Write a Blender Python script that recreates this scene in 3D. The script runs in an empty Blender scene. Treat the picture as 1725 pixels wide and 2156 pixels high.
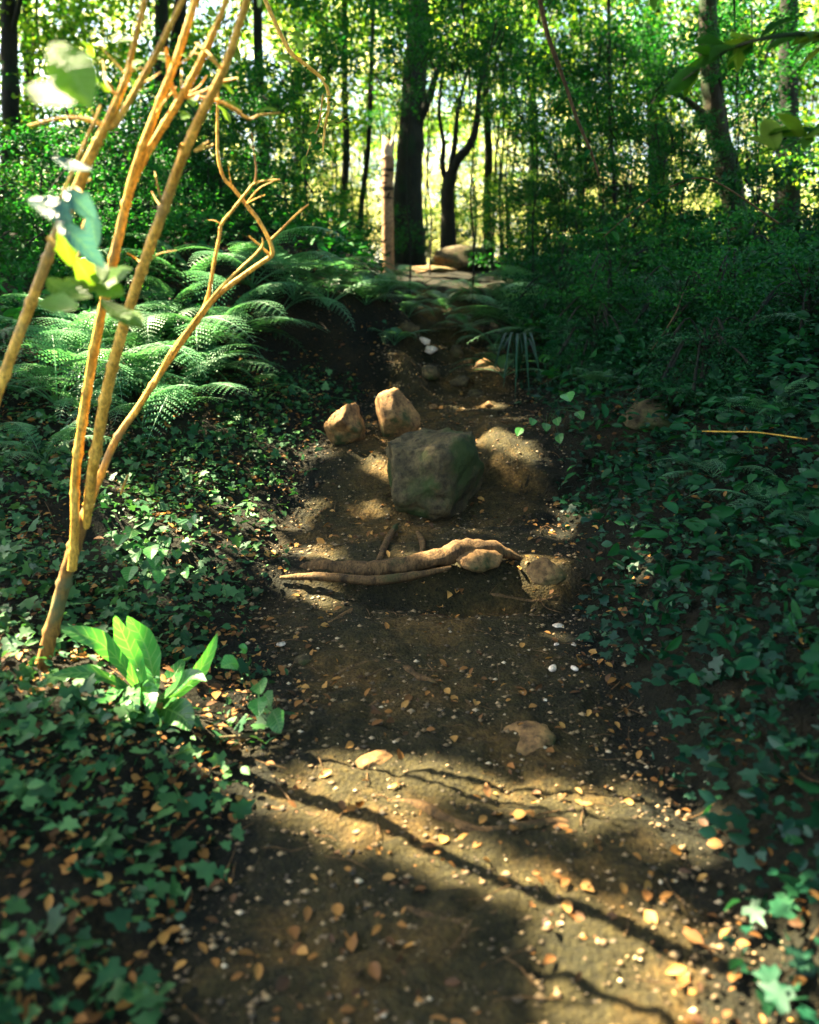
import bpy, math, random
import numpy as np
from mathutils import Vector, noise, Quaternion, Matrix
random.seed(7); rng = np.random.default_rng(11)
S = bpy.context.scene; COL = S.collection
R = math.radians

# ------------------------------------------------------------------ camera
PITCH = R(8); F = 1760.0; CX = 862.5; CY = 862.5; CAMZ = 1.5
cd = bpy.data.cameras.new('camera'); cam = bpy.data.objects.new('camera', cd); COL.objects.link(cam)
cam.location = (0, 0, CAMZ); cam.rotation_euler = (R(90) - PITCH, 0, 0)
cd.sensor_fit = 'VERTICAL'; cd.sensor_height = 36; cd.lens = F / 2156 * 36; cd.shift_y = -0.1
cd.clip_start = 0.05; cd.clip_end = 3000
cd.dof.use_dof = True; cd.dof.focus_distance = 4.0; cd.dof.aperture_fstop = 1.5
S.camera = cam
# ------------------------------------------------------------------ light
LS = Vector((-0.55, 0.28, 0.78)).normalized()            # towards the sun
w = bpy.data.worlds.new('World'); S.world = w; w.use_nodes = True
nt = w.node_tree; nt.nodes.clear()
sky = nt.nodes.new('ShaderNodeTexSky'); sky.sky_type = 'NISHITA'; sky.sun_disc = False
sky.sun_elevation = math.asin(LS.z); sky.sun_rotation = math.atan2(LS.x, LS.y)
sky.air_density = 1.2; sky.dust_density = 3.0; sky.ozone_density = 1.0
bg = nt.nodes.new('ShaderNodeBackground'); bg.inputs[1].default_value = 0.05
wo = nt.nodes.new('ShaderNodeOutputWorld')
nt.links.new(sky.outputs[0], bg.inputs[0]); nt.links.new(bg.outputs[0], wo.inputs[0])
sd = bpy.data.lights.new('sun', 'SUN'); sd.energy = 5.0; sd.angle = R(0.5); sd.color = (1.0, 0.84, 0.56)
sun = bpy.data.objects.new('sun', sd); COL.objects.link(sun)
sun.rotation_euler = LS.to_track_quat('Z', 'Y').to_euler()
vs = S.view_settings; vs.view_transform = 'Standard'; vs.look = 'None'; vs.exposure = 4.0; vs.gamma = 1
S.cycles.max_bounces = 6; S.cycles.diffuse_bounces = 3; S.cycles.transmission_bounces = 4
S.cycles.glossy_bounces = 2; S.cycles.transparent_max_bounces = 8
S.cycles.sample_clamp_indirect = 4

# ------------------------------------------------------------------ helpers
def tag(o, label=None, cat=None, group=None, kind=None):
    if label: o['label'] = label
    if cat: o['category'] = cat
    if group: o['group'] = group
    if kind: o['kind'] = kind
    return o
def empty(name, loc=(0, 0, 0), label=None, cat=None, group=None, rz=0):
    o = bpy.data.objects.new(name, None); COL.objects.link(o); o.location = loc; o.rotation_euler = (0, 0, rz)
    o.empty_display_size = 0.1
    return tag(o, label, cat, group)
def link(name, me, parent=None, mat=None):
    if mat is not None and not me.materials: me.materials.append(mat)
    o = bpy.data.objects.new(name, me); COL.objects.link(o)
    if parent is not None: o.parent = parent
    return o
def mesh(name, V, Fc, mat=None, smooth=True, uv=None):
    me = bpy.data.meshes.new(name)
    V = np.asarray(V, dtype=np.float32); Fc = np.asarray(Fc, dtype=np.int32); k = Fc.shape[1]
    me.vertices.add(len(V)); me.vertices.foreach_set('co', V.ravel())
    me.loops.add(Fc.size); me.loops.foreach_set('vertex_index', Fc.ravel())
    me.polygons.add(len(Fc)); me.polygons.foreach_set('loop_start', np.arange(0, Fc.size, k, dtype=np.int32))
    if smooth: me.polygons.foreach_set('use_smooth', np.ones(len(Fc), dtype=bool))
    if uv is not None:
        l = me.uv_layers.new(name='UVMap'); l.data.foreach_set('uv', np.asarray(uv, dtype=np.float32)[Fc.ravel()].ravel())
    me.update(calc_edges=True); me.validate()
    if mat: me.materials.append(mat)
    return me
def P(x, y, d):
    """photo point -> world point at distance d along +Y"""
    u = (x - CX) / F; v = (CY - y) / F
    r = Vector((u, math.cos(PITCH) + v * math.sin(PITCH), -math.sin(PITCH) + v * math.cos(PITCH)))
    return Vector((0, 0, CAMZ)) + r * (d / r.y)
class MB:
    def __init__(s): s.v = []; s.f = []; s.n = 0
    def add(s, V, Fc):
        V = np.asarray(V, float); s.v.append(V); s.f.append(np.asarray(Fc) + s.n); s.n += len(V)
    def build(s, name, mat, parent=None, smooth=True, origin=None):
        V = np.concatenate(s.v); Fc = np.concatenate(s.f)
        if origin is not None: V = V - np.array(origin)
        return link(name, mesh(name, V, Fc, mat, smooth), parent)
def nz(p, sc=1.0): return noise.noise(Vector(p) * sc)
def crom(pts, rad, sub=6):
    P_ = [Vector(p) for p in pts]; out = []; ro = []
    n = len(P_)
    for i in range(n - 1):
        p0 = P_[max(i-1, 0)]; p1 = P_[i]; p2 = P_[i+1]; p3 = P_[min(i+2, n-1)]
        for k in range(sub):
            t = k / sub
            out.append(0.5 * ((2*p1) + (p2-p0)*t + (2*p0-5*p1+4*p2-p3)*t*t + (3*p1-p0-3*p2+p3)*t**3))
            ro.append(rad[i] * (1-t) + rad[i+1] * t)
    out.append(P_[-1]); ro.append(rad[-1]); return out, ro
def tube(mb, pts, rad, n=8, sub=5, rough=0.0, rs=20, knots=0, cap=True):
    pts, rad = crom(pts, rad, sub)
    V = []; Fq = []
    t = (pts[1] - pts[0]).normalized(); a = t.orthogonal().normalized()
    L = 0; nk = random.uniform(.05, .15)
    for i, p in enumerate(pts):
        t2 = (pts[min(i+1, len(pts)-1)] - pts[max(i-1, 0)]).normalized()
        a = (a - t2 * a.dot(t2)).normalized(); b = t2.cross(a)
        r = rad[i]
        if knots:
            if i: L += (pts[i]-pts[i-1]).length
            if L > nk: r *= 1 + knots; nk += random.uniform(.1, .22)
        for k in range(n):
            an = 2*math.pi*k/n; d = a*math.cos(an) + b*math.sin(an)
            rr = r
            if rough: rr *= 1 + rough * (nz(p*1.0 + d*0.05, rs) + .6*nz(p + d*r*2, rs*.35))
            V.append(p + d*rr)
    for i in range(len(pts)-1):
        for k in range(n):
            k2 = (k+1) % n
            Fq.append((i*n+k, i*n+k2, (i+1)*n+k2, (i+1)*n+k))
    if cap:
        for i in (0, len(pts)-1):
            c = len(V); V.append(pts[i])
            for k in range(0, n, 1):
                k2 = (k+1) % n
                Fq.append((i*n+k, i*n+k2, c, c) if i else (i*n+k2, i*n+k, c, c))
    mb.add([tuple(v) for v in V], Fq)
def fix_quads(me): return me
# templates: (along, side, up)
T_QUAD = (np.array([(0,0,0),(.42,.5,.10),(1,0,-.08),(.42,-.5,.10)]), np.array([(0,1,2),(0,2,3)]))
T_OVAL = (np.array([(0,0,0),(.2,.34,.07),(.5,.5,.1),(.8,.3,.04),(1,0,-.1),(.8,-.3,.04),(.5,-.5,.1),(.2,-.34,.07),(.5,0,0)]),
          np.array([(0,1,8),(1,2,8),(2,3,8),(3,4,8),(4,5,8),(5,6,8),(6,7,8),(7,0,8)]))
T_IVY = (np.array([(0.05,0,0),(-.1,.28,.03),(.12,.55,.0),(.35,.32,.06),(.62,.42,.0),(.7,.18,.04),(1.05,0,-.08),(.7,-.18,.04),(.62,-.42,0),(.35,-.32,.06),(.12,-.55,0),(-.1,-.28,.03),(.35,0,0)]),
         np.array([(i,(i+1)%12,12) for i in range(12)]))
T_PEB = None
def stamp(T, pos, d, nrm, L, W):
    tv, tf = T; N = len(pos)
    d = d / np.linalg.norm(d, axis=1, keepdims=True)
    s = np.cross(nrm, d); s /= np.linalg.norm(s, axis=1, keepdims=True) + 1e-9
    n = np.cross(d, s)
    L = np.broadcast_to(np.asarray(L, float), (N,))[:, None, None]; W = np.broadcast_to(np.asarray(W, float), (N,))[:, None, None]
    V = pos[:, None, :] + d[:, None, :]*tv[None, :, 0:1]*L + s[:, None, :]*tv[None, :, 1:2]*W + n[:, None, :]*tv[None, :, 2:3]*L
    Fc = tf[None] + (np.arange(N)*len(tv))[:, None, None]
    return V.reshape(-1, 3), Fc.reshape(-1, 3)
def rdir(N, zb=0.0, zs=1.0):
    v = rng.normal(size=(N, 3)); v[:, 2] = v[:, 2]*zs + zb
    return v / np.linalg.norm(v, axis=1, keepdims=True)

# ------------------------------------------------------------------ materials
def newmat(name):
    m = bpy.data.materials.new(name); m.use_nodes = True; t = m.node_tree; t.nodes.clear()
    o = t.nodes.new('ShaderNodeOutputMaterial'); return m, t, o
def N(t, ty, **k):
    n = t.nodes.new(ty)
    for a, b in k.items():
        if a.startswith('i_'): n.inputs[a[2:].replace('_', ' ')].default_value = b
        else: setattr(n, a, b)
    return n
def ramp(t, src, stops):
    r = t.nodes.new('ShaderNodeValToRGB'); e = r.color_ramp.elements
    while len(e) < len(stops): e.new(0.5)
    for i, (p, c) in enumerate(stops): e[i].position = p; e[i].color = (*c, 1)
    t.links.new(src, r.inputs[0]); return r.outputs[0]
def leafmat(name, cols, trans=0.45, tcol=(1.35, 1.25, .5), rough=0.5, spec=.35, uvveins=False, patch=.0):
    m, t, o = newmat(name)
    g = N(t, 'ShaderNodeNewGeometry'); n = len(cols)
    c = ramp(t, g.outputs['Random Per Island'], [(i/(n-1), x) for i, x in enumerate(cols)])
    tc = N(t, 'ShaderNodeTexCoord'); ns = N(t, 'ShaderNodeTexNoise', i_Scale=9.0, i_Detail=3.0)
    t.links.new(tc.outputs['Object'], ns.inputs['Vector'])
    mr = N(t, 'ShaderNodeMapRange'); t.links.new(ns.outputs[0], mr.inputs[0])
    oi = N(t, 'ShaderNodeObjectInfo'); orr = N(t, 'ShaderNodeMapRange'); t.links.new(oi.outputs['Random'], orr.inputs[0]); orr.inputs[3].default_value = .6; orr.inputs[4].default_value = 1.3
    mr.inputs[1].default_value = .3; mr.inputs[2].default_value = .7; mr.inputs[3].default_value = .72; mr.inputs[4].default_value = 1.25
    mx = N(t, 'ShaderNodeVectorMath', operation='SCALE'); t.links.new(c, mx.inputs[0]); mo = N(t, 'ShaderNodeMath', operation='MULTIPLY'); t.links.new(mr.outputs[0], mo.inputs[0]); t.links.new(orr.outputs[0], mo.inputs[1]); t.links.new(mo.outputs[0], mx.inputs[3])
    col = mx.outputs[0]
    b = N(t, 'ShaderNodeBsdfPrincipled'); b.inputs['Roughness'].default_value = rough; b.inputs['Specular IOR Level'].default_value = spec
    if uvveins:
        uv = N(t, 'ShaderNodeUVMap'); sp = N(t, 'ShaderNodeSeparateXYZ'); t.links.new(uv.outputs[0], sp.inputs[0])
        ab = N(t, 'ShaderNodeMath', operation='ABSOLUTE'); t.links.new(sp.outputs[1], ab.inputs[0])      # v = -1..1 across
        mm = N(t, 'ShaderNodeMath', operation='MULTIPLY_ADD'); t.links.new(ab.outputs[0], mm.inputs[0]); mm.inputs[1].default_value = -0.12; t.links.new(sp.outputs[0], mm.inputs[2])
        sc = N(t, 'ShaderNodeMath', operation='MULTIPLY'); t.links.new(mm.outputs[0], sc.inputs[0]); sc.inputs[1].default_value = 62
        si = N(t, 'ShaderNodeMath', operation='SINE'); t.links.new(sc.outputs[0], si.inputs[0])
        pw = N(t, 'ShaderNodeMapRange'); t.links.new(si.outputs[0], pw.inputs[0]); pw.inputs[1].default_value = .75; pw.inputs[2].default_value = 1
        rb = N(t, 'ShaderNodeMapRange'); t.links.new(ab.outputs[0], rb.inputs[0]); rb.inputs[1].default_value = .10; rb.inputs[2].default_value = .03
        mxx = N(t, 'ShaderNodeMath', operation='MAXIMUM'); t.links.new(pw.outputs[0], mxx.inputs[0]); t.links.new(rb.outputs[0], mxx.inputs[1])
        mc = N(t, 'ShaderNodeMix', data_type='RGBA'); h = N(t, 'ShaderNodeMath', operation='MULTIPLY'); t.links.new(mxx.outputs[0], h.inputs[0]); h.inputs[1].default_value = .35
        t.links.new(h.outputs[0], mc.inputs[0]); t.links.new(col, mc.inputs[6]); mc.inputs[7].default_value = (.3, .5, .16, 1); col = mc.outputs[2]
        bp = N(t, 'ShaderNodeBump', i_Strength=.5, i_Distance=.004); t.links.new(mxx.outputs[0], bp.inputs['Height']); bp.invert = True
        t.links.new(bp.outputs[0], b.inputs['Normal'])
    t.links.new(col, b.inputs['Base Color'])
    tr = N(t, 'ShaderNodeBsdfTranslucent'); vm = N(t, 'ShaderNodeVectorMath', operation='MULTIPLY')
    t.links.new(col, vm.inputs[0]); vm.inputs[1].default_value = tcol; t.links.new(vm.outputs[0], tr.inputs[0])
    ms = N(t, 'ShaderNodeMixShader'); ms.inputs[0].default_value = trans
    t.links.new(b.outputs[0], ms.inputs[1]); t.links.new(tr.outputs[0], ms.inputs[2]); t.links.new(ms.outputs[0], o.inputs[0])
    return m
def barkmat(name, c1, c2, scale=8, stretch=.25, bump=.6, dist=.01, moss=None, mossamt=.5, rough=.85, bands=None):
    m, t, o = newmat(name); tc = N(t, 'ShaderNodeTexCoord'); mp = N(t, 'ShaderNodeMapping'); mp.inputs['Scale'].default_value = (1, 1, stretch)
    t.links.new(tc.outputs['Object'], mp.inputs[0])
    n1 = N(t, 'ShaderNodeTexNoise', i_Scale=float(scale), i_Detail=6.0, i_Roughness=.65); t.links.new(mp.outputs[0], n1.inputs['Vector'])
    c = ramp(t, n1.outputs[0], [(.32, c1), (.66, c2)])
    b = N(t, 'ShaderNodeBsdfPrincipled', i_Roughness=rough); b.inputs['Specular IOR Level'].default_value = .25
    n5 = N(t, 'ShaderNodeTexNoise', i_Scale=scale*5.0, i_Detail=5.0, i_Roughness=.75); t.links.new(mp.outputs[0], n5.inputs['Vector'])
    f5 = ramp(t, n5.outputs[0], [(.34, (.35, .35, .36)), (.5, (1, 1, 1)), (.68, (1.55, 1.5, 1.35))])
    m5 = N(t, 'ShaderNodeMix', data_type='RGBA', blend_type='MULTIPLY'); m5.inputs[0].default_value = 1; t.links.new(c, m5.inputs[6]); t.links.new(f5, m5.inputs[7]); c = m5.outputs[2]
    if bands:
        mpb = N(t, 'ShaderNodeMapping'); mpb.inputs['Scale'].default_value = (.8, .8, 9); t.links.new(tc.outputs['Object'], mpb.inputs[0])
        nb = N(t, 'ShaderNodeTexNoise', i_Scale=2.3, i_Detail=4.0); t.links.new(mpb.outputs[0], nb.inputs['Vector'])
        fb = ramp(t, nb.outputs[0], [(.60, (0, 0, 0)), (.64, (1, 1, 1))])
        mb_ = N(t, 'ShaderNodeMix', data_type='RGBA'); t.links.new(fb, mb_.inputs[0]); t.links.new(c, mb_.inputs[6]); mb_.inputs[7].default_value = (*bands, 1); c = mb_.outputs[2]
    if moss:
        n2 = N(t, 'ShaderNodeTexNoise', i_Scale=2.6, i_Detail=5.0, i_Roughness=.6); t.links.new(tc.outputs['Object'], n2.inputs['Vector'])
        f = ramp(t, n2.outputs[0], [(.62-.3*mossamt, (0, 0, 0)), (.72-.3*mossamt, (1, 1, 1))])
        mc = N(t, 'ShaderNodeMix', data_type='RGBA'); t.links.new(f, mc.inputs[0]); t.links.new(c, mc.inputs[6]); mc.inputs[7].default_value = (*moss, 1); c = mc.outputs[2]
    t.links.new(c, b.inputs['Base Color'])
    bp = N(t, 'ShaderNodeBump', i_Strength=bump, i_Distance=dist); n3 = N(t, 'ShaderNodeTexNoise', i_Scale=scale*3.0, i_Detail=7.0, i_Roughness=.7)
    t.links.new(mp.outputs[0], n3.inputs['Vector']); t.links.new(n3.outputs[0], bp.inputs['Height']); t.links.new(bp.outputs[0], b.inputs['Normal'])
    t.links.new(b.outputs[0], o.inputs[0]); return m
def soilmat(name, c0, c1, c2, bump=1.0, edge=None):
    m, t, o = newmat(name); tc = N(t, 'ShaderNodeTexCoord'); v = tc.outputs['Object']
    n1 = N(t, 'ShaderNodeTexNoise', i_Scale=2.2, i_Detail=8.0, i_Roughness=.62); n2 = N(t, 'ShaderNodeTexNoise', i_Scale=46.0, i_Detail=6.0, i_Roughness=.75)
    vo = N(t, 'ShaderNodeTexVoronoi', i_Scale=70.0)
    for x in (n1, n2, vo): t.links.new(v, x.inputs['Vector'])
    ca = ramp(t, n1.outputs[0], [(.3, c0), (.5, c1), (.72, c2)])
    cb = ramp(t, n2.outputs[0], [(.3, (.35, .35, .35)), (.5, (.95, .95, .95)), (.7, (1.9, 1.8, 1.6))])
    if edge:
        uv = N(t, 'ShaderNodeUVMap'); sp = N(t, 'ShaderNodeSeparateXYZ'); t.links.new(uv.outputs[0], sp.inputs[0])
        n4 = N(t, 'ShaderNodeTexNoise', i_Scale=5.0, i_Detail=6.0, i_Roughness=.7); t.links.new(v, n4.inputs['Vector'])
        a4 = N(t, 'ShaderNodeMath', operation='MULTIPLY_ADD'); t.links.new(n4.outputs[0], a4.inputs[0]); a4.inputs[1].default_value = 1.5; t.links.new(sp.outputs[0], a4.inputs[2])
        f4 = N(t, 'ShaderNodeMapRange'); t.links.new(a4.outputs[0], f4.inputs[0]); f4.inputs[1].default_value = 1.35; f4.inputs[2].default_value = 1.65
        m4 = N(t, 'ShaderNodeMix', data_type='RGBA'); t.links.new(f4.outputs[0], m4.inputs[0]); t.links.new(ca, m4.inputs[6]); m4.inputs[7].default_value = (*edge, 1); ca = m4.outputs[2]
    mu = N(t, 'ShaderNodeMix', data_type='RGBA', blend_type='MULTIPLY'); mu.inputs[0].default_value = 1
    t.links.new(ca, mu.inputs[6]); t.links.new(cb, mu.inputs[7])
    b = N(t, 'ShaderNodeBsdfPrincipled', i_Roughness=.9); b.inputs['Specular IOR Level'].default_value = .2
    t.links.new(mu.outputs[2], b.inputs['Base Color'])
    ad = N(t, 'ShaderNodeMath', operation='MULTIPLY_ADD'); t.links.new(vo.outputs['Distance'], ad.inputs[0]); ad.inputs[1].default_value = -.5; t.links.new(n2.outputs[0], ad.inputs[2])
    bp = N(t, 'ShaderNodeBump', i_Strength=bump, i_Distance=.02); t.links.new(ad.outputs[0], bp.inputs['Height']); t.links.new(bp.outputs[0], b.inputs['Normal'])
    t.links.new(b.outputs[0], o.inputs[0]); return m
M = {}
M['soil'] = soilmat('forest_soil', (.004, .006, .003), (.011, .011, .005), (.028, .021, .008))
M['path'] = soilmat('path_soil', (.010, .011, .004), (.036, .029, .009), (.13, .074, .020), edge=(.016, .015, .006))
M['leaf_bg'] = leafmat('beech_leaf', [(.012, .08, .014), (.04, .16, .02), (.12, .28, .03), (.26, .38, .05)], .6, (1.5, 1.4, .5), rough=.6, spec=.2)
M['leaf_far_glare'] = leafmat('sun_glare_leaf', [(.22, .32, .06), (.48, .50, .20), (.62, .60, .36)], .6, (1.3, 1.25, .9), rough=.6)  # overexposed sunlight on the distant leaves, painted as a cream leaf colour
M['leaf_mid'] = leafmat('shrub_leaf', [(.005, .07, .018), (.012, .11, .02), (.03, .15, .02)], .45, rough=.6, spec=.2)
M['leaf_dark'] = leafmat('evergreen_leaf', [(.003, .035, .012), (.005, .060, .018), (.012, .085, .018)], .3, rough=.6, spec=.2)
M['fern'] = leafmat('fern_green', [(.03, .13, .05), (.06, .20, .08), (.12, .28, .12)], .35, (1.1, 1.2, .7), rough=.42, spec=.6)
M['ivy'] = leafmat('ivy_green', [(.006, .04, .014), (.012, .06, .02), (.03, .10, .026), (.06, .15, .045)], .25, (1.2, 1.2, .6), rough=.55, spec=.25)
M['ivy_shaded'] = leafmat('shaded_ivy', [(.002, .026, .013), (.004, .038, .018), (.008, .052, .022), (.014, .075, .028)], .25, (1.2, 1.2, .6), rough=.5, spec=.35)  # darker, bluer ivy: the right bank's shade is put into the colour
M['broad'] = leafmat('broad_leaf', [(.035, .20, .04), (.07, .28, .06)], .4, (1.3, 1.3, .5), rough=.36, spec=.5, uvveins=True)
M['elder_leaf'] = leafmat('cane_leaf', [(.09, .23, .02), (.13, .27, .02)], .5, (1.5, 1.3, .4), rough=.45, uvveins=True)
M['blue_leaf'] = leafmat('blue_green_leaf', [(.04, .13, .12), (.06, .17, .15)], .3, (1.0, 1.2, .8), rough=.3, spec=.7, uvveins=True)
M['litter'] = leafmat('dead_leaf', [(.05, .022, .006), (.16, .065, .012), (.32, .14, .026), (.48, .26, .06)], .15, (1.1, 1, .7), rough=.7)
M['orange'] = leafmat('orange_leaf', [(.38, .15, .03), (.55, .27, .06), (.6, .38, .13)], .25, (1.2, 1, .6), rough=.6)
M['cane'] = barkmat('cane_bark', (.40, .19, .016), (.85, .50, .08), 24, .35, .9, .008, (.24, .16, .05), .2, rough=.5)
M['cane_dark'] = barkmat('cane_bark_dull', (.09, .045, .01), (.34, .17, .04), 16, .3, .8, .008, (.10, .12, .05), .35, rough=.7)
M['bark'] = barkmat('dark_bark', (.005, .007, .005), (.018, .018, .010), 9, .22, 1, .02, (.008, .022, .007), .3)
M['bark_green'] = barkmat('mossy_bark', (.012, .012, .006), (.05, .042, .018), 9, .25, 1, .02, (.014, .035, .009), .6)
M['birch'] = barkmat('birch_bark', (.24, .13, .06), (.42, .25, .14), 10, .6, .4, .006, bands=(.03, .02, .012), rough=.6)
M['birch_raw'] = barkmat('split_pale_wood', (.6, .42, .28), (.75, .6, .42), 14, .2, .6, .006)
M['root'] = barkmat('root_bark', (.035, .022, .009), (.17, .095, .034), 20, .25, 1, .015, (.03, .045, .012), .05)
M['rock'] = barkmat('mossy_rock', (.028, .024, .011), (.12, .09, .038), 5, 1, 1, .02, (.03, .045, .010), .42)
M['rock_warm'] = barkmat('sandstone', (.07, .038, .014), (.34, .19, .07), 6, 1, 1, .015, (.04, .05, .015), .25)
M['pebble'] = barkmat('pale_pebble', (.5, .38, .26), (.75, .64, .5), 12, 1, .3, .003)
M['twig'] = barkmat('twig_bark', (.03, .020, .008), (.10, .065, .025), 20, .4, .5, .003)

# ------------------------------------------------------------------ terrain
PY = [-20, 0, 3.0, 3.85, 4.02, 4.6, 5.0, 5.35, 5.7, 6.4, 7.0, 7.12, 7.6, 7.7, 8.3, 8.4, 9.1, 9.2, 10.2, 10.35, 11.3, 12.2, 13.2, 16, 22, 40, 90, 400, 1500]
PZ = [0, 0, 0.0, .03, .15, .19, .28, .42, .50, .60, .66, .78, .84, .94, 1.0, 1.1, 1.17, 1.27, 1.42, 1.52, 1.70, 1.88, 1.92, 1.5, .4, -2.5, -8, -20, -20]
def cxp(y): return np.interp(y, [0, 2.5, 4, 5.5, 7, 8.5, 10, 12, 30], [.1, .14, .06, .14, .34, .40, .38, .30, .3])
def wp(y): return np.interp(y, [0, 2.5, 4, 5.5, 7, 8.5, 12], [.72, .68, .80, .84, .64, .47, .8])
def sst(a, b, x): t = np.clip((x-a)/(b-a), 0, 1); return t*t*(3-2*t)
def Hs(x, y):
    x = np.asarray(x, float); y = np.asarray(y, float)
    base = np.interp(y, PY, PZ)
    near = sst(60, 12, y) * sst(-14, -4, y)*1.0
    xl = np.maximum(0, -(x - cxp(y)) - wp(y)); xr = np.maximum(0, (x - cxp(y)) - wp(y))
    bank = 1.0*(1-np.exp(-xl*.42)) + 1.9*(1-np.exp(-xr*.36))*(1-.75*sst(5.5, 10.5, y))
    z = base + bank*near*sst(18, 9, y)
    # overhanging earth bank on the left beside the upper steps
    z = z + .62*sst(6.6, 7.35, y + .25*np.sin(x*3.1) + .1*np.sin(x*9+1))*sst(9.5, 8.3, y)*sst(.22, -.5, x + .12*np.sin(y*7))*sst(-3.2, -1.8, x)
    # earth ledge right of the boulder
    z = z + .11*sst(5.00, 5.07, y + .05*np.sin(x*9))*sst(6.4, 5.4, y)*sst(.46, .56, x)*sst(1.7, 1.3, x)
    # hollow under the boulder
    z = z - .07*np.exp(-(((x-.30)/.35)**2 + ((y-4.72)/.16)**2))
    # tread behind the log is level, dip in front
    z = z - .10*np.exp(-(((x-.30)/.42)**2 + ((y-3.84)/.11)**2))
    return z
def H(x, y):
    z = float(Hs(x, y))
    a = .05*nz((x, y, 1.7), 1.3) + .022*nz((x, y, 5), 5) + .010*nz((x, y, 9), 14)
    return z + a*(1 if abs(x) < 30 and y < 30 else 1)
def axis(segs):
    out = []
    for a, b, s in segs: out += list(np.arange(a, b, s))
    return np.array(out)
def grow(a, b, n, k=2.2): return a + (b-a)*(np.linspace(0, 1, n)**k)
def G(x, y, d0=1.3, d1=40):
    """photo point -> where its ray meets the ground"""
    d = d0; prev = None
    while d < d1:
        p = P(x, y, d)
        if p.z <= H(p.x, p.y): return Vector((p.x, p.y, H(p.x, p.y)))
        d += .02
    p = P(x, y, 12); p.z = H(p.x, p.y); return p
fx = axis([(-2.6, 2.6, .03)])
xs = np.concatenate([-grow(2.6, 1500, 34, 4)[::-1], fx[1:], grow(2.6, 1500, 34, 4)])
fy = np.concatenate([axis([(-1.5, 1.2, .15), (1.2, 8, .028), (8, 13, .06), (13, 24, .4)])])
ys = np.concatenate([-grow(1.5, 60, 10, 2)[::-1], fy[1:], grow(24, 1500, 30, 3)])
V = [(x, y, H(x, y)) for y in ys for x in xs]
nx, ny = len(xs), len(ys)
ii, jj = np.meshgrid(np.arange(nx-1), np.arange(ny-1)); a = (jj*nx+ii).ravel()
Fg = np.stack([a, a+1, a+1+nx, a+nx], 1)
tag(link('ground', mesh('ground', V, Fg, M['soil'])), 'dark forest floor rising in banks on both sides of the path', 'ground', kind='structure')
# path: its own sheet a few mm above
pxs = np.linspace(-1, 1, 62); pys = axis([(-1.2, 1.2, .1), (1.2, 8, .024), (8, 10.4, .05)])
V = []; PUV = []
for y in pys:
    for k, u in enumerate(pxs):
        ww = wp(y) * (1 + .22*nz((0 if u < 0 else 5, y, 0), 1.6) + .12*nz((0 if u < 0 else 9, y, 3), 6))
        x = float(cxp(y)) + u*ww; e = 1 - abs(u)**6
        b = .028*abs(nz((x, y*1.4, 3), 7)) + .012*nz((x, y, 8), 22) + .006*nz((x, y, 1), 55)
        PUV.append((abs(u), 0)); V.append((x, y, H(x, y) + .006*e - .02*(1-e) + b*e))
nx = len(pxs); ii, jj = np.meshgrid(np.arange(nx-1), np.arange(len(pys)-1)); a = (jj*nx+ii).ravel()
tag(link('path', mesh('path', V, np.stack([a, a+1, a+1+nx, a+nx], 1), M['path'], True, PUV)), 'trodden earth path climbing in rough steps', 'path', kind='structure')

# ------------------------------------------------------------------ rocks
def rock(name, c, size, seed, mat, cuts=9, rot=0, label=None, cat='rock', group=None, rough=.09, sub=4, tilt=0, deep=.70):
    import bmesh
    r = random.Random(seed); bm = bmesh.new(); bmesh.ops.create_icosphere(bm, subdivisions=sub, radius=1)
    planes = []
    for _ in range(cuts):
        n = Vector((r.gauss(0, 1), r.gauss(0, 1), r.gauss(0, .8))).normalized(); planes.append((n, r.uniform(deep-.16, deep+.1)))
    for v in bm.verts:
        p = v.co.copy()
        for n, d in planes:
            k = p.dot(n)
            if k > d: p -= n*(k-d)*.94
        o = Vector((seed*3.1, seed*1.7, seed))
        p *= 1 + rough*noise.noise(p*1.9+o) + rough*.5*noise.noise(p*4+o) + rough*.10*noise.noise(p*11+o) + rough*.12*noise.noise(p*30+o)
        v.co = Vector((p.x*size[0], p.y*size[1], p.z*size[2]))
    me = bpy.data.meshes.new(name); bm.to_mesh(me); bm.free()
    for p in me.polygons: p.use_smooth = True
    o = link(name, me, None, mat); o.location = c; o.rotation_euler = (tilt, 0, rot)
    return tag(o, label, cat, group)
b0 = P(921, 985, 4.92)
rock('boulder', b0+Vector((0,0,-.03)), (.37, .28, .33), 5, M['rock'], 13, .3, rough=.15, deep=.78, label='large faceted mossy boulder in the middle of the path', cat='boulder', tilt=-.12, sub=6)
b1 = P(832, 874, 5.7)
rock('rock', b1, (.185, .16, .185), 12, M['rock_warm'], 9, .5, 'upright sunlit sandstone rock with a pale top behind the boulder', group='rocks on the path', sub=4)
b2 = P(733, 893, 5.62)
rock('rock', b2, (.18, .15, .14), 23, M['rock_warm'], 11, 1.0, rough=.2, label= 'low brown mossy rock left of the pale topped rock', group='rocks on the path')
b3 = P(975, 1175, 4.0)
rock('rock', P(1010, 1176, 3.98), (.115, .09, .07), 31, M['rock_warm'], 9, .2, 'squarish stone set at the right end of the log step', group='rocks on the path', deep=.7, rough=.14)
rock('rock', P(1152, 1204, 3.85), (.11, .09, .065), 38, M['rock_warm'], 8, .7, rough=.14, label= 'brown stone at the right edge of the path by the log step', group='rocks on the path')
rock('rock', G(1115, 1565)+Vector((0, 0, -.005)), (.13, .11, .035), 41, M['rock_warm'], 10, 1.2, rough=.14, label= 'rough half buried stone in the near right of the path', group='rocks on the path')
rock('rock', G(785, 1600)+Vector((0, 0, -.01)), (.07, .06, .035), 45, M['rock_warm'], 7, .2, 'small orange stone low in the middle of the near path', group='rocks on the path')
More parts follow.
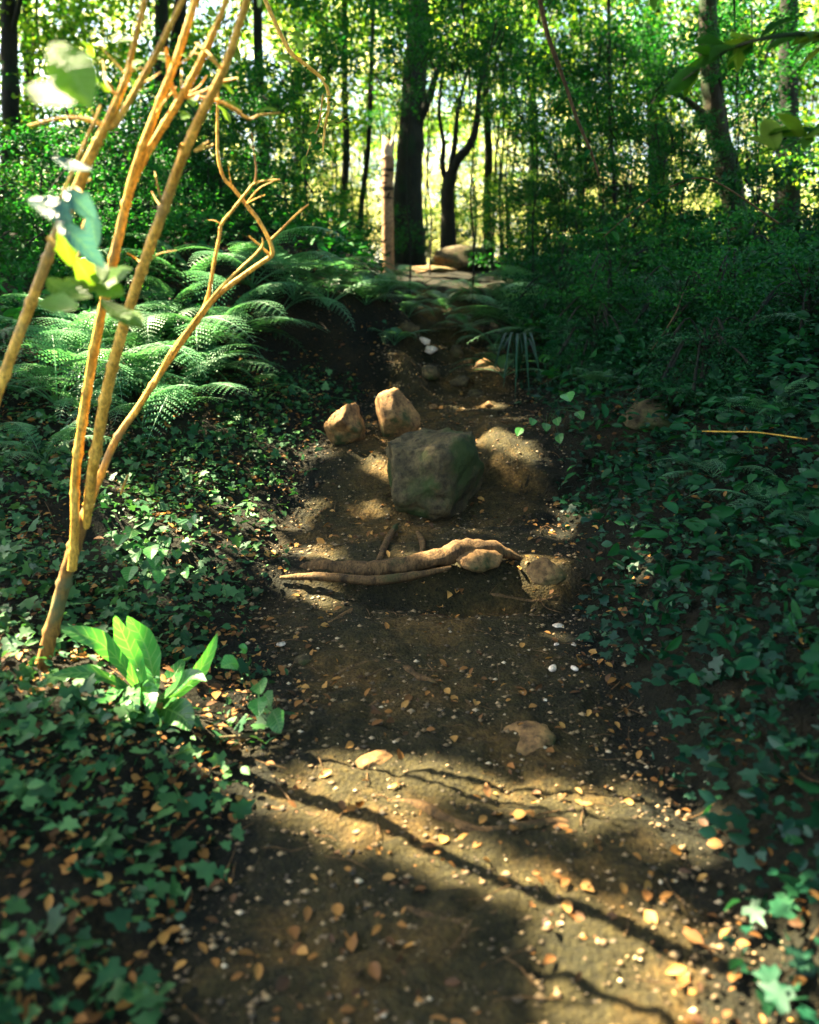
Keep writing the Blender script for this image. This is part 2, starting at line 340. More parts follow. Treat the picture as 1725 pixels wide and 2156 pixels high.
rock('rock', G(640, 1395)+Vector((0, 0, .0)), (.04, .035, .03), 47, M['rock'], 7, .2, 'small dull stone at the left edge of the near path', group='rocks on the path')
rock('rock', P(975, 548, 12.1), (.50, .4, .20), 52, M['rock'], 8, .1, 'broad mossy rock on the crest of the path', group='rocks on the path', rough=.14)
rock('rock', P(905, 573, 11.8), (.42, .3, .09), 55, M['rock_warm'], 8, .1, 'flat pale rock ledge beside the birch stump foot', group='rocks on the path')
rock('rock', G(1360, 880)+Vector((0,0,-.02)), (.20, .2, .13), 58, M['rock'], 8, .4, 'mossy rock poking out of the right bank', group='rocks on the path', rough=.2)
for k, (x, y, s, lb) in enumerate([(893, 722, 1.5, 'pale stone on the upper path, highest of the step stones'), (905, 741, 1.6, 'flat pale stone just under the highest step stone'),
        (1022, 774, 2.6, 'wide brown stone at the right end of the upper step'), (985, 765, 1.2, 'small stone left of the wide brown step stone'), (1030, 858, 1.2, 'pale stone by the path right of the upright rock'),
        (912, 862, 1.1, 'pale stone just right of the upright rock'), (960, 745, 2.4, 'dark flat stone right of the pale step stones'), (900, 790, 2.8, 'wide dark stone across the lower step'), (970, 810, 2.4, 'dark flat stone under the wide brown step stone'), (860, 700, 2.6, 'dark stone left of the highest step stone'), (950, 690, 3.0, 'dark slab at the top of the steps'), (1000, 835, 1.8, 'dull stone above the pale stone by the path')]):
    p = G(x, y, 5.0)
    rock('step_stone', p+Vector((0, 0, .01)), (.05*s, .035*s, .028*s), 60+k, M['pebble'] if k < 2 else M['rock_warm'] if k < 6 else M['rock'], 7, .3*k, lb, 'stone', 'stones on the upper path', sub=3)
for k, (x, y, s, lb) in enumerate([(1175, 1325, 1.7, 'largest white pebble at the right side of the near path'), (1172, 1362, .8, 'white pebble just under the largest white pebble'),
        (1208, 1362, .7, 'small tan pebble right of the white pebbles'), (1220, 1352, .5, 'tiny pale pebble beside the small tan pebble'),
        (1163, 1418, 1.3, 'tan angular pebble below the white pebbles'), (1210, 1412, 1.0, 'thin pale sliver of stone beside the tan angular pebble'),
        (1020, 1296, .8, 'white pebble in the open middle of the path'), (888, 1098, .9, 'white pebble in the shade under the boulder'),
        (857, 1205, .9, 'white pebble lying on the log step'), (592, 1361, 1.1, 'bluish white pebble on the left edge of the path'),
        (503, 828, .6, 'lone white pebble at the foot of the fern bank'), (1078, 1462, .7, 'tan pebble low on the right of the near path'), (1148, 1484, .5, 'tiny pebble low on the right of the near path')]):
    p = G(x, y)
    rock('pebble', p+Vector((0, 0, .008)), (.018*s, .014*s, .012*s), 80+k, M['pebble'], 5, k*1.1, lb, 'pebble', 'pale pebbles', sub=2)

# ------------------------------------------------------------------ log step and roots
def limb(name, pts, rad, mat, label=None, cat=None, group=None, n=10, rough=.25, rs=18, parent=None, sub=6, knots=0):
    mb = MB(); tube(mb, pts, rad, n, sub, rough, rs, knots)
    o = mb.build(name, mat, parent)
    if label: tag(o, label, cat, group)
    return o
limb('log_step', [P(600, 1205, 4.06), P(660, 1197, 4.03), P(760, 1200, 4.0), P(850, 1190, 3.98), P(930, 1172, 3.98), P(985, 1158, 4.0), P(1050, 1160, 4.06), P(1100, 1180, 4.1)],
     [.02, .04, .046, .040, .044, .05, .036, .012], M['root'], 'weathered log laid across the path as a step, lit at its left end', 'log', rough=.42, rs=24, n=16)
limb('tree_root', [P(590, 1216, 3.93), P(680, 1214, 3.88), P(790, 1222, 3.85), P(870, 1212, 3.86), P(950, 1195, 3.9)], [.008, .022, .024, .02, .008], M['root'], 'long root running just in front of the log step', 'root', 'roots across the path')
limb('tree_root', [G(850, 1098)+Vector((0,0,-.01)), G(832, 1118)+Vector((0,0,.012)), G(815, 1150)+Vector((0,0,.016)), P(797, 1182, 4.02)], [.01, .016, .018, .012], M['root'], 'left one of two short roots meeting the back of the log step', 'root', 'roots across the path')
limb('tree_root', [G(868, 1112)+Vector((0,0,-.005)), G(882, 1132)+Vector((0,0,.014)), G(890, 1155)+Vector((0,0,.016)), P(888, 1182, 4.02)], [.01, .015, .017, .012], M['root'], 'right one of two short roots meeting the back of the log step', 'root', 'roots across the path')
def groot(px, r, lb, lift=.001):
    limb('tree_root', [G(x, y)+Vector((0, 0, lift)) for x, y in px], r, M['root'], lb, 'root', 'roots across the path', rough=.55, rs=26)
groot([(700, 1432), (750, 1412), (830, 1404), (880, 1428), (925, 1448), (975, 1478), (1010, 1500)], [.006, .014, .018, .017, .016, .012, .004], 'winding root crossing the dark middle of the near path')
groot([(930, 1412), (975, 1424), (1000, 1446), (1040, 1470)], [.004, .008, .008, .004], 'thin root forking right of the winding root')
groot([(760, 1500), (810, 1475), (860, 1452), (900, 1446)], [.004, .010, .010, .004], 'thin root running up to the winding root from below')
groot([(600, 1330), (680, 1322), (740, 1290), (800, 1275)], [.006, .014, .014, .006], 'root at the left edge below the log step')
groot([(960, 1255), (1050, 1262), (1130, 1270), (1180, 1262)], [.004, .010, .010, .004], 'root in the shade right below the log step')
groot([(560, 1700), (700, 1730), (860, 1700), (1010, 1760), (1180, 1740), (1290, 1790)], [.004, .012, .015, .014, .012, .004], 'root crossing the path closest to the camera')
groot([(760, 1960), (850, 1930), (960, 1950), (1120, 1900)], [.004, .010, .010, .004], 'short root close to the camera')
limb('stick', [G(448, 1570)+Vector((0,0,.015)), G(530, 1562)+Vector((0,0,.02)), G(617, 1552)+Vector((0,0,.015))], [.006, .008, .006], M['rock'], 'straight grey stick at the left edge of the near path', 'stick', 'sticks on the ground')
limb('stick', [P(1478, 908, 3.0), P(1530, 909, 2.98), P(1600, 911, 2.95), P(1700, 925, 2.9)], [.0015, .002, .002, .002], M['cane'], 'thin straight pale stick over the right bank', 'stick', 'sticks on the ground')

# ------------------------------------------------------------------ big leaves
def bigleaf(name, spine, width, mat, parent, nrm=None, fold=.18, wave=.03, nseg=14, m=3, pk=.42, tipp=1.0):
    pts, _ = crom(spine, [1]*len(spine), 8)
    # resample by index
    n = nseg; V = []; UV = []; L = len(pts)-1
    for i in range(n+1):
        s = i/n; k = s*L; a = int(min(k, L-1)); f = k-a; p = pts[a].lerp(pts[a+1], f)
        t = (pts[min(a+1, L)] - pts[max(a-1, 0)]).normalized()
        up = (nrm if nrm is not None else Vector((0, -.45, .9))); sd = t.cross(up).normalized(); up2 = sd.cross(t).normalized()
        ww = width*.5*((s/pk)**.75 if s < pk else 1-((s-pk)/(1-pk))**1.7)*(1+.07*math.sin(s*23+width*400)) + .0012
        for j in range(-m, m+1):
            v = j/m
            q = p + sd*(v*ww) + up2*(abs(v)*ww*fold*2) + up2*(wave*ww*4*math.sin(s*19+j*.9)*abs(v)*.35)
            V.append(tuple(q)); UV.append((s, v))
    W = 2*m+1; Fc = [(i*W+j, i*W+j+1, (i+1)*W+j+1, (i+1)*W+j) for i in range(n) for j in range(W-1)]
    me = mesh(name, V, Fc, mat, True, UV); return link(name, me, parent)
def Z7(x, y): return 125.8+x*.2916, 1096+y*.2916
def Z1(x, y): return 125.8+x*.2916, 125.8+y*.2916
def ZP(z, x, y, d): return P(*z(x, y), d)
root = G(322, 1500); pl = empty('broadleaf_plant', (0, 0, 0), 'broad green leaved plant in the near left corner, one leaf glowing bright', 'plant')
BL = [ # spine in zoom7 coords with depth, width in m
 ([(615,1250,2.72),(590,1120,2.74),(520,960,2.76),(450,800,2.74),(400,680,2.70)], .055, (0,-1,.25)),
 ([(690,1260,2.74),(675,1120,2.76),(640,960,2.8),(570,800,2.82),(490,690,2.80)], .078, (-.1,-1,.2)),
 ([(590,1260,2.70),(470,1060,2.66),(300,890,2.6),(140,820,2.56),(10,790,2.55)], .052, (.1,-.6,.7)),
 ([(570,1270,2.66),(430,1180,2.6),(250,1110,2.52),(90,1100,2.48),(-60,1120,2.46)], .038, (0,-.6,.75)),
 ([(600,1280,2.68),(520,1215,2.64),(420,1225,2.58),(350,1300,2.52),(215,1305,2.48)], .034, (-.1,-.45,.9)),
 ([(600,1280,2.68),(590,1200,2.62),(630,1230,2.55),(655,1300,2.5),(660,1390,2.47)], .046, (.2,-.8,.6)),
 ([(600,1290,2.68),(550,1215,2.6),(520,1270,2.52),(530,1360,2.47),(550,1430,2.45)], .050, (-.1,-.8,.6)),
 ([(600,1300,2.66),(530,1330,2.56),(490,1400,2.5),(500,1520,2.46)], .042, (-.2,-.9,.4)),
 ([(660,1300,2.68),(760,1270,2.64),(870,1180,2.6),(960,1120,2.58),(1060,1160,2.54)], .05, (.1,-.5,.85)),
 ([(670,1320,2.68),(800,1280,2.7),(960,1150,2.72),(1070,980,2.74),(1138,815,2.76)], .036, (.4,-.9,.2)),
 ([(670,1330,2.66),(780,1360,2.56),(890,1420,2.5),(940,1520,2.46)], .07, (.3,-.8,.5)),
 ([(670,1310,2.70),(800,1150,2.85),(900,1000,2.95)], .045, (.1,-.9,.4)),
 ([(640,1320,2.66),(660,1420,2.54),(720,1520,2.48)], .05, (.1,-.9,.5)),
]
for i, (sp, wd, nn) in enumerate(BL):
    bigleaf('leaf', [ZP(Z7, *q) for q in sp], wd*1.35, M['broad'], pl, Vector(nn), fold=.12, wave=.05, pk=.6 if i in (9,) else .52)
mb = MB(); tube(mb, [root+Vector((0,0,-.03)), ZP(Z7, 640, 1400, 2.70), ZP(Z7, 630, 1270, 2.70)], [.012, .012, .008], 7, 4); mb.build('crown_base', M['ivy'], pl)

# ------------------------------------------------------------------ cane shrub, left foreground
shrub = empty('cane_shrub', (0, 0, 0), 'many stemmed shrub of orange sunlit canes leaning in from the left', 'shrub')
def cane(pts, r, part='cane', mat='cane', n=10):
    q = [P(*p) for p in pts]
    mb = MB(); tube(mb, q, [a*.78 for a in r], n, 12, .12, 30, .26); return mb.build(part, M[mat], shrub)
D = 2.75
cane([(10,1660,2.68),(62,1500,2.70),(108,1330,2.72),(143,1200,2.72),(170,1110,2.72),(190,1060,2.73)], [.042,.036,.031,.029,.028,.020], 'trunk', 'cane_dark', 14)
cane([(152,1200,2.70),(158,1110,2.69),(160,1000,2.68),(180,850,2.64),(206,700,2.58),(240,545,2.5),(266,430,2.45),(290,340,2.4),(325,245,2.35),(366,140,2.3),(400,40,2.25),(440,-90,2.2)], [.020,.019,.018,.018,.018,.017,.016,.0145,.013,.012,.011,.009])
cane([(268,425,2.45),(290,365,2.42),(330,290,2.38),(385,200,2.32),(425,125,2.28),(470,20,2.2),(505,-90,2.15)], [.010,.012,.0125,.012,.011,.009,.007])
cane([(180,1110,2.72),(186,1065,2.70),(200,965,2.66),(226,820,2.6),(263,680,2.52),(302,560,2.46),(345,440,2.4),(385,330,2.34),(425,240,2.3),(470,150,2.24),(505,50,2.18),(545,-90,2.1)], [.018,.021,.022,.021,.020,.019,.018,.017,.015,.013,.012,.010])
cane([(-190,1500,2.3),(-120,1200,2.3),(-40,930,2.3),(20,760,2.3),(80,600,2.3),(125,480,2.28),(163,397,2.25),(190,330,2.22),(222,268,2.2),(250,205,2.18),(268,160,2.16),(276,120,2.15),(300,20,2.1),(322,-80,2.05)], [.022,.020,.019,.018,.018,.018,.018,.016,.014,.012,  .010,.009,.008,.007])
cane([(224,272,2.2),(240,262,2.2),(268,222,2.19),(292,180,2.17),(320,130,2.15),(365,40,2.1),(420,-70,2.05)], [.009,.010,.010,.010,.009,.008,.006])
cane([(125,425,2.1),(150,370,2.1),(184,289,2.1),(200,255,2.1),(213,222,2.1)], [.005,.005,.005,.005,.004], 'twig')
cane([(60,265,2.2),(134,248,2.2),(190,253,2.2),(219,268,2.2)], [.004,.005,.006,.006], 'twig')
cane([(163,397,2.24),(180,420,2.2),(189,445,2.18),(176,480,2.17),(170,520,2.16),(160,560,2.15)], [.010,.008,.007,.007,.006,.005], 'twig')
cane([(100,500,2.0),(140,538,2.0),(170,580,2.0),(195,612,2.0)], [.007,.007,.007,.006], 'twig')
cane([(85,1420,2.74),(142,1215,2.76),(187,1072,2.78),(240,935,2.8),(290,860,2.82),(345,775,2.84),(405,690,2.86),(455,625,2.88),(520,575,2.9),(568,542,2.9)], [.018,.017,.016,.016,.0145,.014,.0135,.012,.011,.010])
cane([(568,542,2.9),(574,532,2.9),(568,508,2.9),(545,465,2.9),(518,430,2.9),(490,395,2.9),(472,375,2.9),(460,335,2.9),(458,280,2.9),(459,215,2.88),(462,140,2.85)], [.010,.010,.0085,.0085,.008,.008,.0075,.007,.006,.006,.004])
cane([(325,812,2.83),(350,760,2.8),(380,715,2.8),(418,668,2.8),(438,625,2.8),(450,560,2.8),(462,500,2.8),(467,472,2.8),(492,440,2.8),(520,405,2.8),(540,385,2.8),(590,378,2.8)], [.008,.009,.009,.009,.008,.007,.007,.007,.006,.006,.005,.003])
cane([(350,765,2.8),(400,690,2.78),(455,618,2.78),(500,572,2.78),(549,524,2.78),(553,500,2.78)], [.007,.008,.007,.006,.006,.003])
cane([(568,536,2.9),(546,516,2.9),(524,497,2.9)], [.006,.005,.004], 'twig')
cane([(566,510,2.9),(592,484,2.9),(621,455,2.9),(650,430,2.9)], [.006,.006,.005,.003], 'twig')
cane([(377,205,2.33),(400,204,2.33),(452,211,2.34),(490,228,2.35),(508,237,2.35)], [.008,.007,.007,.006,.004], 'twig')
cane([(392,205,2.33),(430,192,2.32),(470,172,2.31),(500,165,2.3)], [.006,.005,.005,.003], 'twig')
cane([(488,228,2.35),(525,250,2.36),(548,242,2.36),(590,238,2.37)], [.005,.005,.004,.003], 'twig')
cane([(450,305,2.32),(410,318,2.32),(440,298,2.32)], [.004,.004,.003], 'twig')
cane([(372,205,2.33),(362,180,2.33),(355,150,2.33),(350,100,2.3)], [.007,.007,.006,.005], 'twig')
cane([(385,322,2.34),(389,312,2.33),(380,308,2.32)], [.009,.013,.010], 'knot')
cane([(255,1040,2.79),(262,1020,2.77),(270,1000,2.76)], [.004,.005,.005], 'twig')
cane([(537,385,2.8),(540,355,2.8),(535,320,2.8),(530,280,2.8)], [.004,.004,.003,.002], 'twig', 'cane_dark')
cane([(467,474,2.8),(455,466,2.8),(438,463,2.8)], [.003,.003,.002], 'twig')
rc = random.Random(9)
for k in range(22):
    x, y, d = rc.choice([(222,268,2.2),(250,205,2.18),(268,160,2.16),(292,180,2.17),(325,245,2.35),(366,140,2.3),(385,200,2.32),(425,125,2.28),(425,240,2.3),(470,150,2.24),(460,300,2.9),(459,215,2.88),(518,430,2.9),(302,560,2.46),(163,397,2.25),(345,440,2.4)])
    a_ = rc.uniform(-2.6, -.4); l_ = rc.uniform(30, 95); b_ = a_+rc.uniform(-.5, .5)
    cane([(x, y, d), (x+l_*.5*math.cos(a_), y+l_*.5*math.sin(a_), d+rc.uniform(-.05, .05)), (x+l_*.5*(math.cos(a_)+math.cos(b_)), y+l_*.5*(math.sin(a_)+math.sin(b_)), d+rc.uniform(-.08, .08))], [.0038, .003, .0014], 'twig', 'cane', 6)
# leaves on the shrub
def sprig(zs, wd, mat='elder_leaf', nn=(0, -.8, .6), name='leaf'):
    bigleaf(name, [P(*q) for q in zs], wd, M[mat], shrub, Vector(nn), fold=.10, pk=.5)
E = [
 ([(200,600,2.0),(180,575,1.98),(160,545,1.95)], .05), ([(200,600,2.0),(175,605,1.97),(135,590,1.92)], .055), ([(200,600,2.0),(235,588,1.98),(278,566,1.96)], .055),
 ([(200,602,2.0),(225,610,1.98),(262,622,1.96)], .055), ([(205,545,2.02),(208,570,2.0),(203,598,1.98)], .05), ([(100,585,1.9),(130,610,1.9),(195,625,1.9)], .05),
 ([(210,630,2.0),(250,660,1.98),(305,692,1.95)], .04), ([(250,655,1.99),(280,668,1.97),(300,685,1.95)], .035), ([(80,640,1.8),(120,640,1.8),(165,650,1.78)], .05), ([(150,560,1.9),(140,520,1.88),(120,490,1.85)], .05),
 ([(110,90,1.4),(150,150,1.38),(190,228,1.36)], .075), ([(60,180,1.4),(110,200,1.38),(165,215,1.36)], .06)]
for sp, wd in E: sprig(sp, wd)
for sp, wd in [([(135,400,1.8),(165,425,1.8),(200,462,1.82)], .055), ([(120,470,1.8),(160,500,1.8),(220,565,1.82)], .05), ([(60,420,1.75),(110,440,1.75),(150,470,1.75)], .06), ([(110,330,1.9),(150,350,1.9),(195,358,1.9)], .03), ([(190,420,2.0),(195,470,2.0),(205,520,2.0)], .035)]:
    sprig(sp, wd, 'blue_leaf', (.1, -.7, .7))
for k in range(46):
    x = random.uniform(150, 640); y = random.uniform(-60, 130) if k < 30 else random.uniform(120, 260); d = random.uniform(2.1, 3.0); a = random.uniform(0, 6.28); l = random.uniform(28, 60)
    sprig([(x, y, d), (x+l*.5*math.cos(a), y+l*.5*math.sin(a)*.6+4, d+.02), (x+l*math.cos(a), y+l*math.sin(a)*.6+16, d+.03)], random.uniform(.02, .035), nn=(random.uniform(-.5, .5), -.6, .6))

# ------------------------------------------------------------------ ferns
def frond_mesh(seed, npair=24, L=1.0, arch=.55, droop=.75, wid=.17):
    r = random.Random(seed); V = []; Fc = []
    def spine(s):
        # plane curve rising then arching over; bent a little sideways
        an = arch*1.5 - (arch*1.5+droop)*s**1.15
        return an
    pts = [Vector((0, 0, 0))]; n = 40
    for i in range(n):
        an = spine(i/n); pts.append(pts[-1] + Vector((math.cos(an), .10*math.sin(i*.09+seed), math.sin(an)))*(L/n))
    mb = MB(); tube(mb, [pts[i] for i in range(0, n+1, 4)], [.0055*(1-.8*i/10) for i in range(11)], 4, 2)
    PV = []; PF = []
    for k in range(npair):
        s = .16 + .83*(k/(npair-1)); fi = s*n; a = int(min(fi, n-1)); p = pts[a].lerp(pts[a+1], fi-a)
        t = (pts[a+1]-pts[a]).normalized(); side = Vector((0, 1, 0)); side = (side - t*side.dot(t)).normalized(); up = t.cross(side) * -1
        if up.z < 0 and abs(t.z) < .9: up = -up
        pl_ = wid*L*(math.sin(math.pi*min(1, (s-.10)/.92)**.75)**.9 + .05)*(r.uniform(.88, 1.08))
        for sg in (-1, 1):
            dr = (side*sg + t*.42 + up*.05).normalized(); m = max(5, int(10*pl_/(wid*L)))
            for j in range(m):
                q = j/m; c = p + dr*(pl_*q) - up*(pl_*.30*q*q); w0 = pl_*.155*(1-q*.6)
                for s2 in (-1, 1):
                    pd = (t*s2 + dr*.45).normalized()
                    b0_ = c - dr*(pl_*.035); b1_ = c + dr*(pl_*.055); tip = c + pd*w0 - up*w0*.15; tp2 = tip + dr*(pl_*.05)
                    i0 = len(PV); PV.extend([tuple(b0_), tuple(b1_), tuple(tp2), tuple(tip)]); PF.append((i0, i0+1, i0+2, i0+3))
    mb.add(PV, PF)
    return mesh('frond', np.concatenate(mb.v), np.concatenate(mb.f), M['fern'], False)
FR = [frond_mesh(1, 19), frond_mesh(2, 20, 1, .75, .9, .17), frond_mesh(3, 17, 1, .35, .55, .20), frond_mesh(4, 19, 1, .6, 1.2, .17)]
def fern(p, size, n, label, rz0=0, spread=(0, 6.283), tilt=.0, seed=0, group='ferns along the banks'):
    r = random.Random(seed+int(p.x*1000)); e = empty('fern', tuple(p), label, 'fern', group)
    for k in range(n):
        a = spread[0] + (spread[1]-spread[0])*(k+r.uniform(-.3, .3))/n
        o = link('frond', FR[r.randrange(4)], e)
        s = size*r.uniform(.75, 1.1); o.scale = (s, s*r.choice((-1, 1)), s)
        o.rotation_euler = (r.uniform(-.25, .25), r.uniform(-.35, .15)+tilt, a); o.location = (0, 0, .01)
    return e
FERNS = [ # px base, size, fronds, label
 (300, 905, .62, 9, 'sunlit fern on the left bank right behind the orange canes'),
 (170, 880, .60, 8, 'sunlit fern at the left edge of the picture behind the canes'),
 (420, 800, .62, 9, 'fern on the left bank with pale arching fronds beside the dark earth bank'),
 (480, 715, .80, 10, 'fern on the brow of the dark earth bank, leftmost of those on the brow'),
 (590, 680, .75, 10, 'fern on the brow of the dark earth bank with bluish lit fronds'),
 (690, 655, .80, 10, 'upright lit fern on the brow of the earth bank near its right end'),
 (770, 650, .60, 9, 'dark fern at the right end of the earth bank brow'),
 (250, 760, .80, 9, 'large fern high on the left bank between the canes'),
 (360, 690, .85, 10, 'large fern far up the left bank with a pale horizontal frond'),
 (545, 822, .42, 4, 'small fern at the foot of the earth bank holding up one broad lit frond'),
 (370, 860, .95, 9, 'broad arching fern just right of the two thick canes, lit from above'), (120, 860, 1.0, 9, 'big fern at the left edge whose fronds sweep behind the canes'), (250, 830, 1.0, 9, 'big fern between the two thick canes with fronds sweeping left'), (450, 770, .95, 10, 'big fern where the left bank meets the dark earth bank'), (170, 760, 1.0, 9, 'tall fern further up the left edge'), (340, 760, 1.0, 9, 'tall fern high on the left bank right of the canes'), (420, 640, 1.0, 9, 'tall fern behind the earth bank brow, left of the zigzag cane'), (530, 610, 1.0, 9, 'tall fern behind the earth bank brow, right of the zigzag cane'), (620, 640, 1.0, 10, 'tall fern on the brow of the earth bank with a whitish frond'),
 (810, 640, .6, 9, 'dark fern hanging in front of the birch foot'), (880, 625, .5, 9, 'low fern across the top of the path'), (940, 655, .5, 9, 'low fern at the right of the highest steps'), (985, 620, .6, 9, 'fern in front of the mossy crest rock'), (840, 600, .6, 9, 'fern right at the birch foot'), (860, 672, .5, 8, 'dark fern leaning over the left side of the highest steps'), (985, 700, .5, 8, 'dark fern pressing in on the right side of the highest steps'), (830, 730, .42, 7, 'small dark fern at the right corner of the earth bank'), (1040, 735, .5, 8, 'dark fern above the wide brown step stone'),
 (90, 980, .55, 8, 'shaded fern low on the left bank outside the canes'),
 (1095, 700, .95, 13, 'large crown of fern right of the upper steps'),
 (1190, 720, .85, 11, 'spreading fern right of the large crown of fern'),
 (1060, 800, .50, 9, 'small dark fern hanging over the right end of the upper steps'),
 (1310, 720, .85, 10, 'dark fern half way up the right bank'),
 (1430, 700, .85, 9, 'dark fern on the right bank under the leaning mossy trunk'),
 (1540, 760, .80, 9, 'dark fern at the right edge of the picture'),
 (1260, 830, .55, 8, 'low fern on the right bank above the mossy rock'),
 (1480, 860, .60, 8, 'shaded fern near the thin pale stick'),
 (1620, 900, .60, 8, 'shaded fern beyond the right edge by the thin pale stick'),
 (1020, 640, .70, 9, 'fern beside the mossy crest rock'),
 (860, 640, .55, 8, 'fern tuft in the upper path below the birch stump'),
 (1500, 1010, .45, 7, 'shaded low fern half way down the right bank'),
 (1640, 1100, .5, 7, 'shaded fern low at the right edge'),
]
SUNFERN = []
for k, (x, y, s, n, lb) in enumerate(FERNS):
    p = G(x, y, 3.0)
    if k < 19 and k not in (6,): SUNFERN.append((p.x+.05, p.y-.05, p.z+.38*s))
    fern(p, s*min(1, .62+.05*p.y)*(1.18 if p.x < -.3 else 1.08), n, lb, seed=k)
rf = random.Random(5)
ORD = 'first second third fourth fifth sixth seventh eighth ninth tenth eleventh twelfth thirteenth fourteenth fifteenth'.split()
bf = []
for k in range(20):
    x = rf.choice((-1, 1))*rf.uniform(1.2, 4.2); bf.append((x, rf.uniform(8.2, 12.5)))
for sg, sd_ in ((-1, 'left'), (1, 'right')):
    for k, (x, y) in enumerate(sorted([q for q in bf if q[0]*sg > 0], key=lambda q: q[0]/q[1])):
        fern(Vector((x, y, H(x, y))), rf.uniform(.7, 1.0), 8, f'blurred fern, {ORD[k]} from the left of those high on the {sd_} bank', seed=90+k, group=f'blurred ferns high on the {sd_} bank')
# strap fern beside the right path edge
def strap(name, base, ends, lb, wd=.03, mat='broad'):
    e = empty(name, (0, 0, 0), lb, 'plant')
    for (x, y, d, wm) in ends:
        tip = P(x, y, d); mid = base.lerp(tip, .5)+Vector((0, 0, .35*(tip-base).length))
        if mat == 'broad':
            a_ = tip-(tip-mid).normalized()*(wd*wm*1.5); mb = MB(); tube(mb, [base, base.lerp(mid, .6), a_], [.002, .0018, .0014], 5, 4); mb.build('stalk', M['ivy'], e)
            bigleaf('leaf', [a_, a_.lerp(tip, .5)+Vector((0, 0, .004)), tip+(tip-a_)*.1+Vector((0,-.005,-.006))], wd*wm*1.3, M[mat], e, Vector((random.uniform(-.6, .6), -.6, .8)), fold=.14, pk=.48); continue
        bigleaf('leaf', [base, mid, tip], wd*wm, M[mat], e, Vector((0, -.6, .8)), fold=.1)
    return e
strap('strap_fern', G(1090, 800), [(1040,780,6.2,1),(1060,815,6.0,1),(1085,840,5.9,1),(1115,835,5.9,1.2),(1140,810,6.0,1),(1060,735,6.6,1),(1050,700,6.8,1),(1130,760,6.4,1),(1100,745,6.5,.9)], 'strap leaved fern tuft on the right bank above the path', .018, 'ivy_shaded')
strap('herb', G(1150, 915), [(1090,915,5.2,1),(1120,893,5.1,.9),(1150,905,5.0,1),(1175,893,5.0,1),(1200,842,5.0,1.6),(1225,880,5.0,1.1),(1180,930,4.9,1)], 'small bright green herb at the right edge of the path above the ledge', .045)
strap('trailing_herb', G(540, 1520), [(505,1360,2.7,.6),(470,1400,2.6,1.2),(550,1455,2.55,1.2),(545,1500,2.5,1.2),(590,1535,2.5,1.3),(570,1480,2.6,1)], 'little trailing herb right of the broad leaved plant', .04)
rh = random.Random(3)
strap('herb', G(335, 1240), [(330+rh.gauss(0, 42), 1180+rh.gauss(0, 34), rh.uniform(2.95, 3.2), rh.uniform(.8, 1.7)) for _ in range(20)], 'lit herb with pale rounded leaves above the broad leaved plant', .030)

# ------------------------------------------------------------------ ground cover
def scatter(n, xr, yr, keep, T, Lr, mat, name, zl=(.0, .03), tilt=.5, wr=(.8, 1.0), pw=1.0):
    pos = []; 
    while len(pos) < n:
        x = random.uniform(*xr); y = yr[0] + (yr[1]-yr[0])*random.random()**pw
        if keep(x, y): pos.append((x, y, H(x, y)+random.uniform(*zl)))
    pos = np.array(pos); n = len(pos)
    d = rdir(n, 0, .35); nr = np.array([0, -.15, 1.0])[None]+rng.normal(size=(n, 3))*tilt
    L = Lr[0]+(Lr[1]*1.25-Lr[0])*rng.random(n)**1.8
    V, Fc = stamp(T, pos, d, nr, L, L*rng.uniform(*wr, n))
    return link(name, mesh(name, V, Fc, M[mat], False))
def edge(x, y): return abs(x-float(cxp(y))) - float(wp(y))*(1+.22*nz((0 if x < cxp(y) else 5, y, 0), 1.6))
def kl(x, y):
    e = edge(x, y); return x < cxp(y) and e > -.08 and random.random() < min(1, .3+e*2) and not (y > 6.9 and -1.6 < x < .1 and y < 7.5)
def kr(x, y): e = edge(x, y); return x > cxp(y) and e > -.06 and random.random() < min(1, .35+e*2) 
def dist_ok(a, b): return lambda x, y: (kl if a else kr)(x, y) and nz((x, y, 2), 2.0) > b
tag(scatter(12000, (-3.4, .6), (1.2, 8), dist_ok(1, -.22), T_IVY, (.014, .060), 'ivy', 'ivy_ground_cover', (.005, .09), .6, pw=1.25), 'low ivy and seedlings carpeting the left bank', 'ground cover', kind='stuff')
tag(scatter(12000, (-3.4, .6), (1.2, 8), dist_ok(1, -.6), T_OVAL, (.012, .036), 'ivy', 'seedling_ground_cover', (.005, .12), .8, (.35, .7), pw=1.25), 'tiny seedlings and moss among the ivy on the left bank', 'ground cover', kind='stuff')
tag(scatter(17000, (.4, 3.8), (1.2, 9), kr, T_IVY, (.018, .055), 'ivy_shaded', 'ivy_ground_cover', (.005, .12), .6, pw=1.25), 'ivy carpeting the right bank, shade painted into its colour', 'ground cover', kind='stuff')
tag(scatter(15000, (.4, 3.8), (1.2, 9), kr, T_OVAL, (.014, .05), 'ivy_shaded', 'seedling_ground_cover', (.005, .16), .9, (.3, .7), pw=1.25), 'small leaved undergrowth on the right bank, shade painted into its colour', 'ground cover', kind='stuff')
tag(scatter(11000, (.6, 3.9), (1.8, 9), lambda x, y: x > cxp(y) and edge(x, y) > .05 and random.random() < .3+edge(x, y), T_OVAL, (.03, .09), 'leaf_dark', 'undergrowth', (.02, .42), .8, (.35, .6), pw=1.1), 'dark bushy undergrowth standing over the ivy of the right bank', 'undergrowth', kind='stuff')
tag(scatter(9000, (-3.6, 3.8), (6, 13), lambda x, y: edge(x, y) > .15 and not (y < 7.5 and -1.6 < x < .1), T_OVAL, (.05, .11), 'leaf_mid', 'undergrowth', (.01, .32), .7, (.4, .6)), 'leafy undergrowth on the upper banks', 'ground cover', kind='stuff')
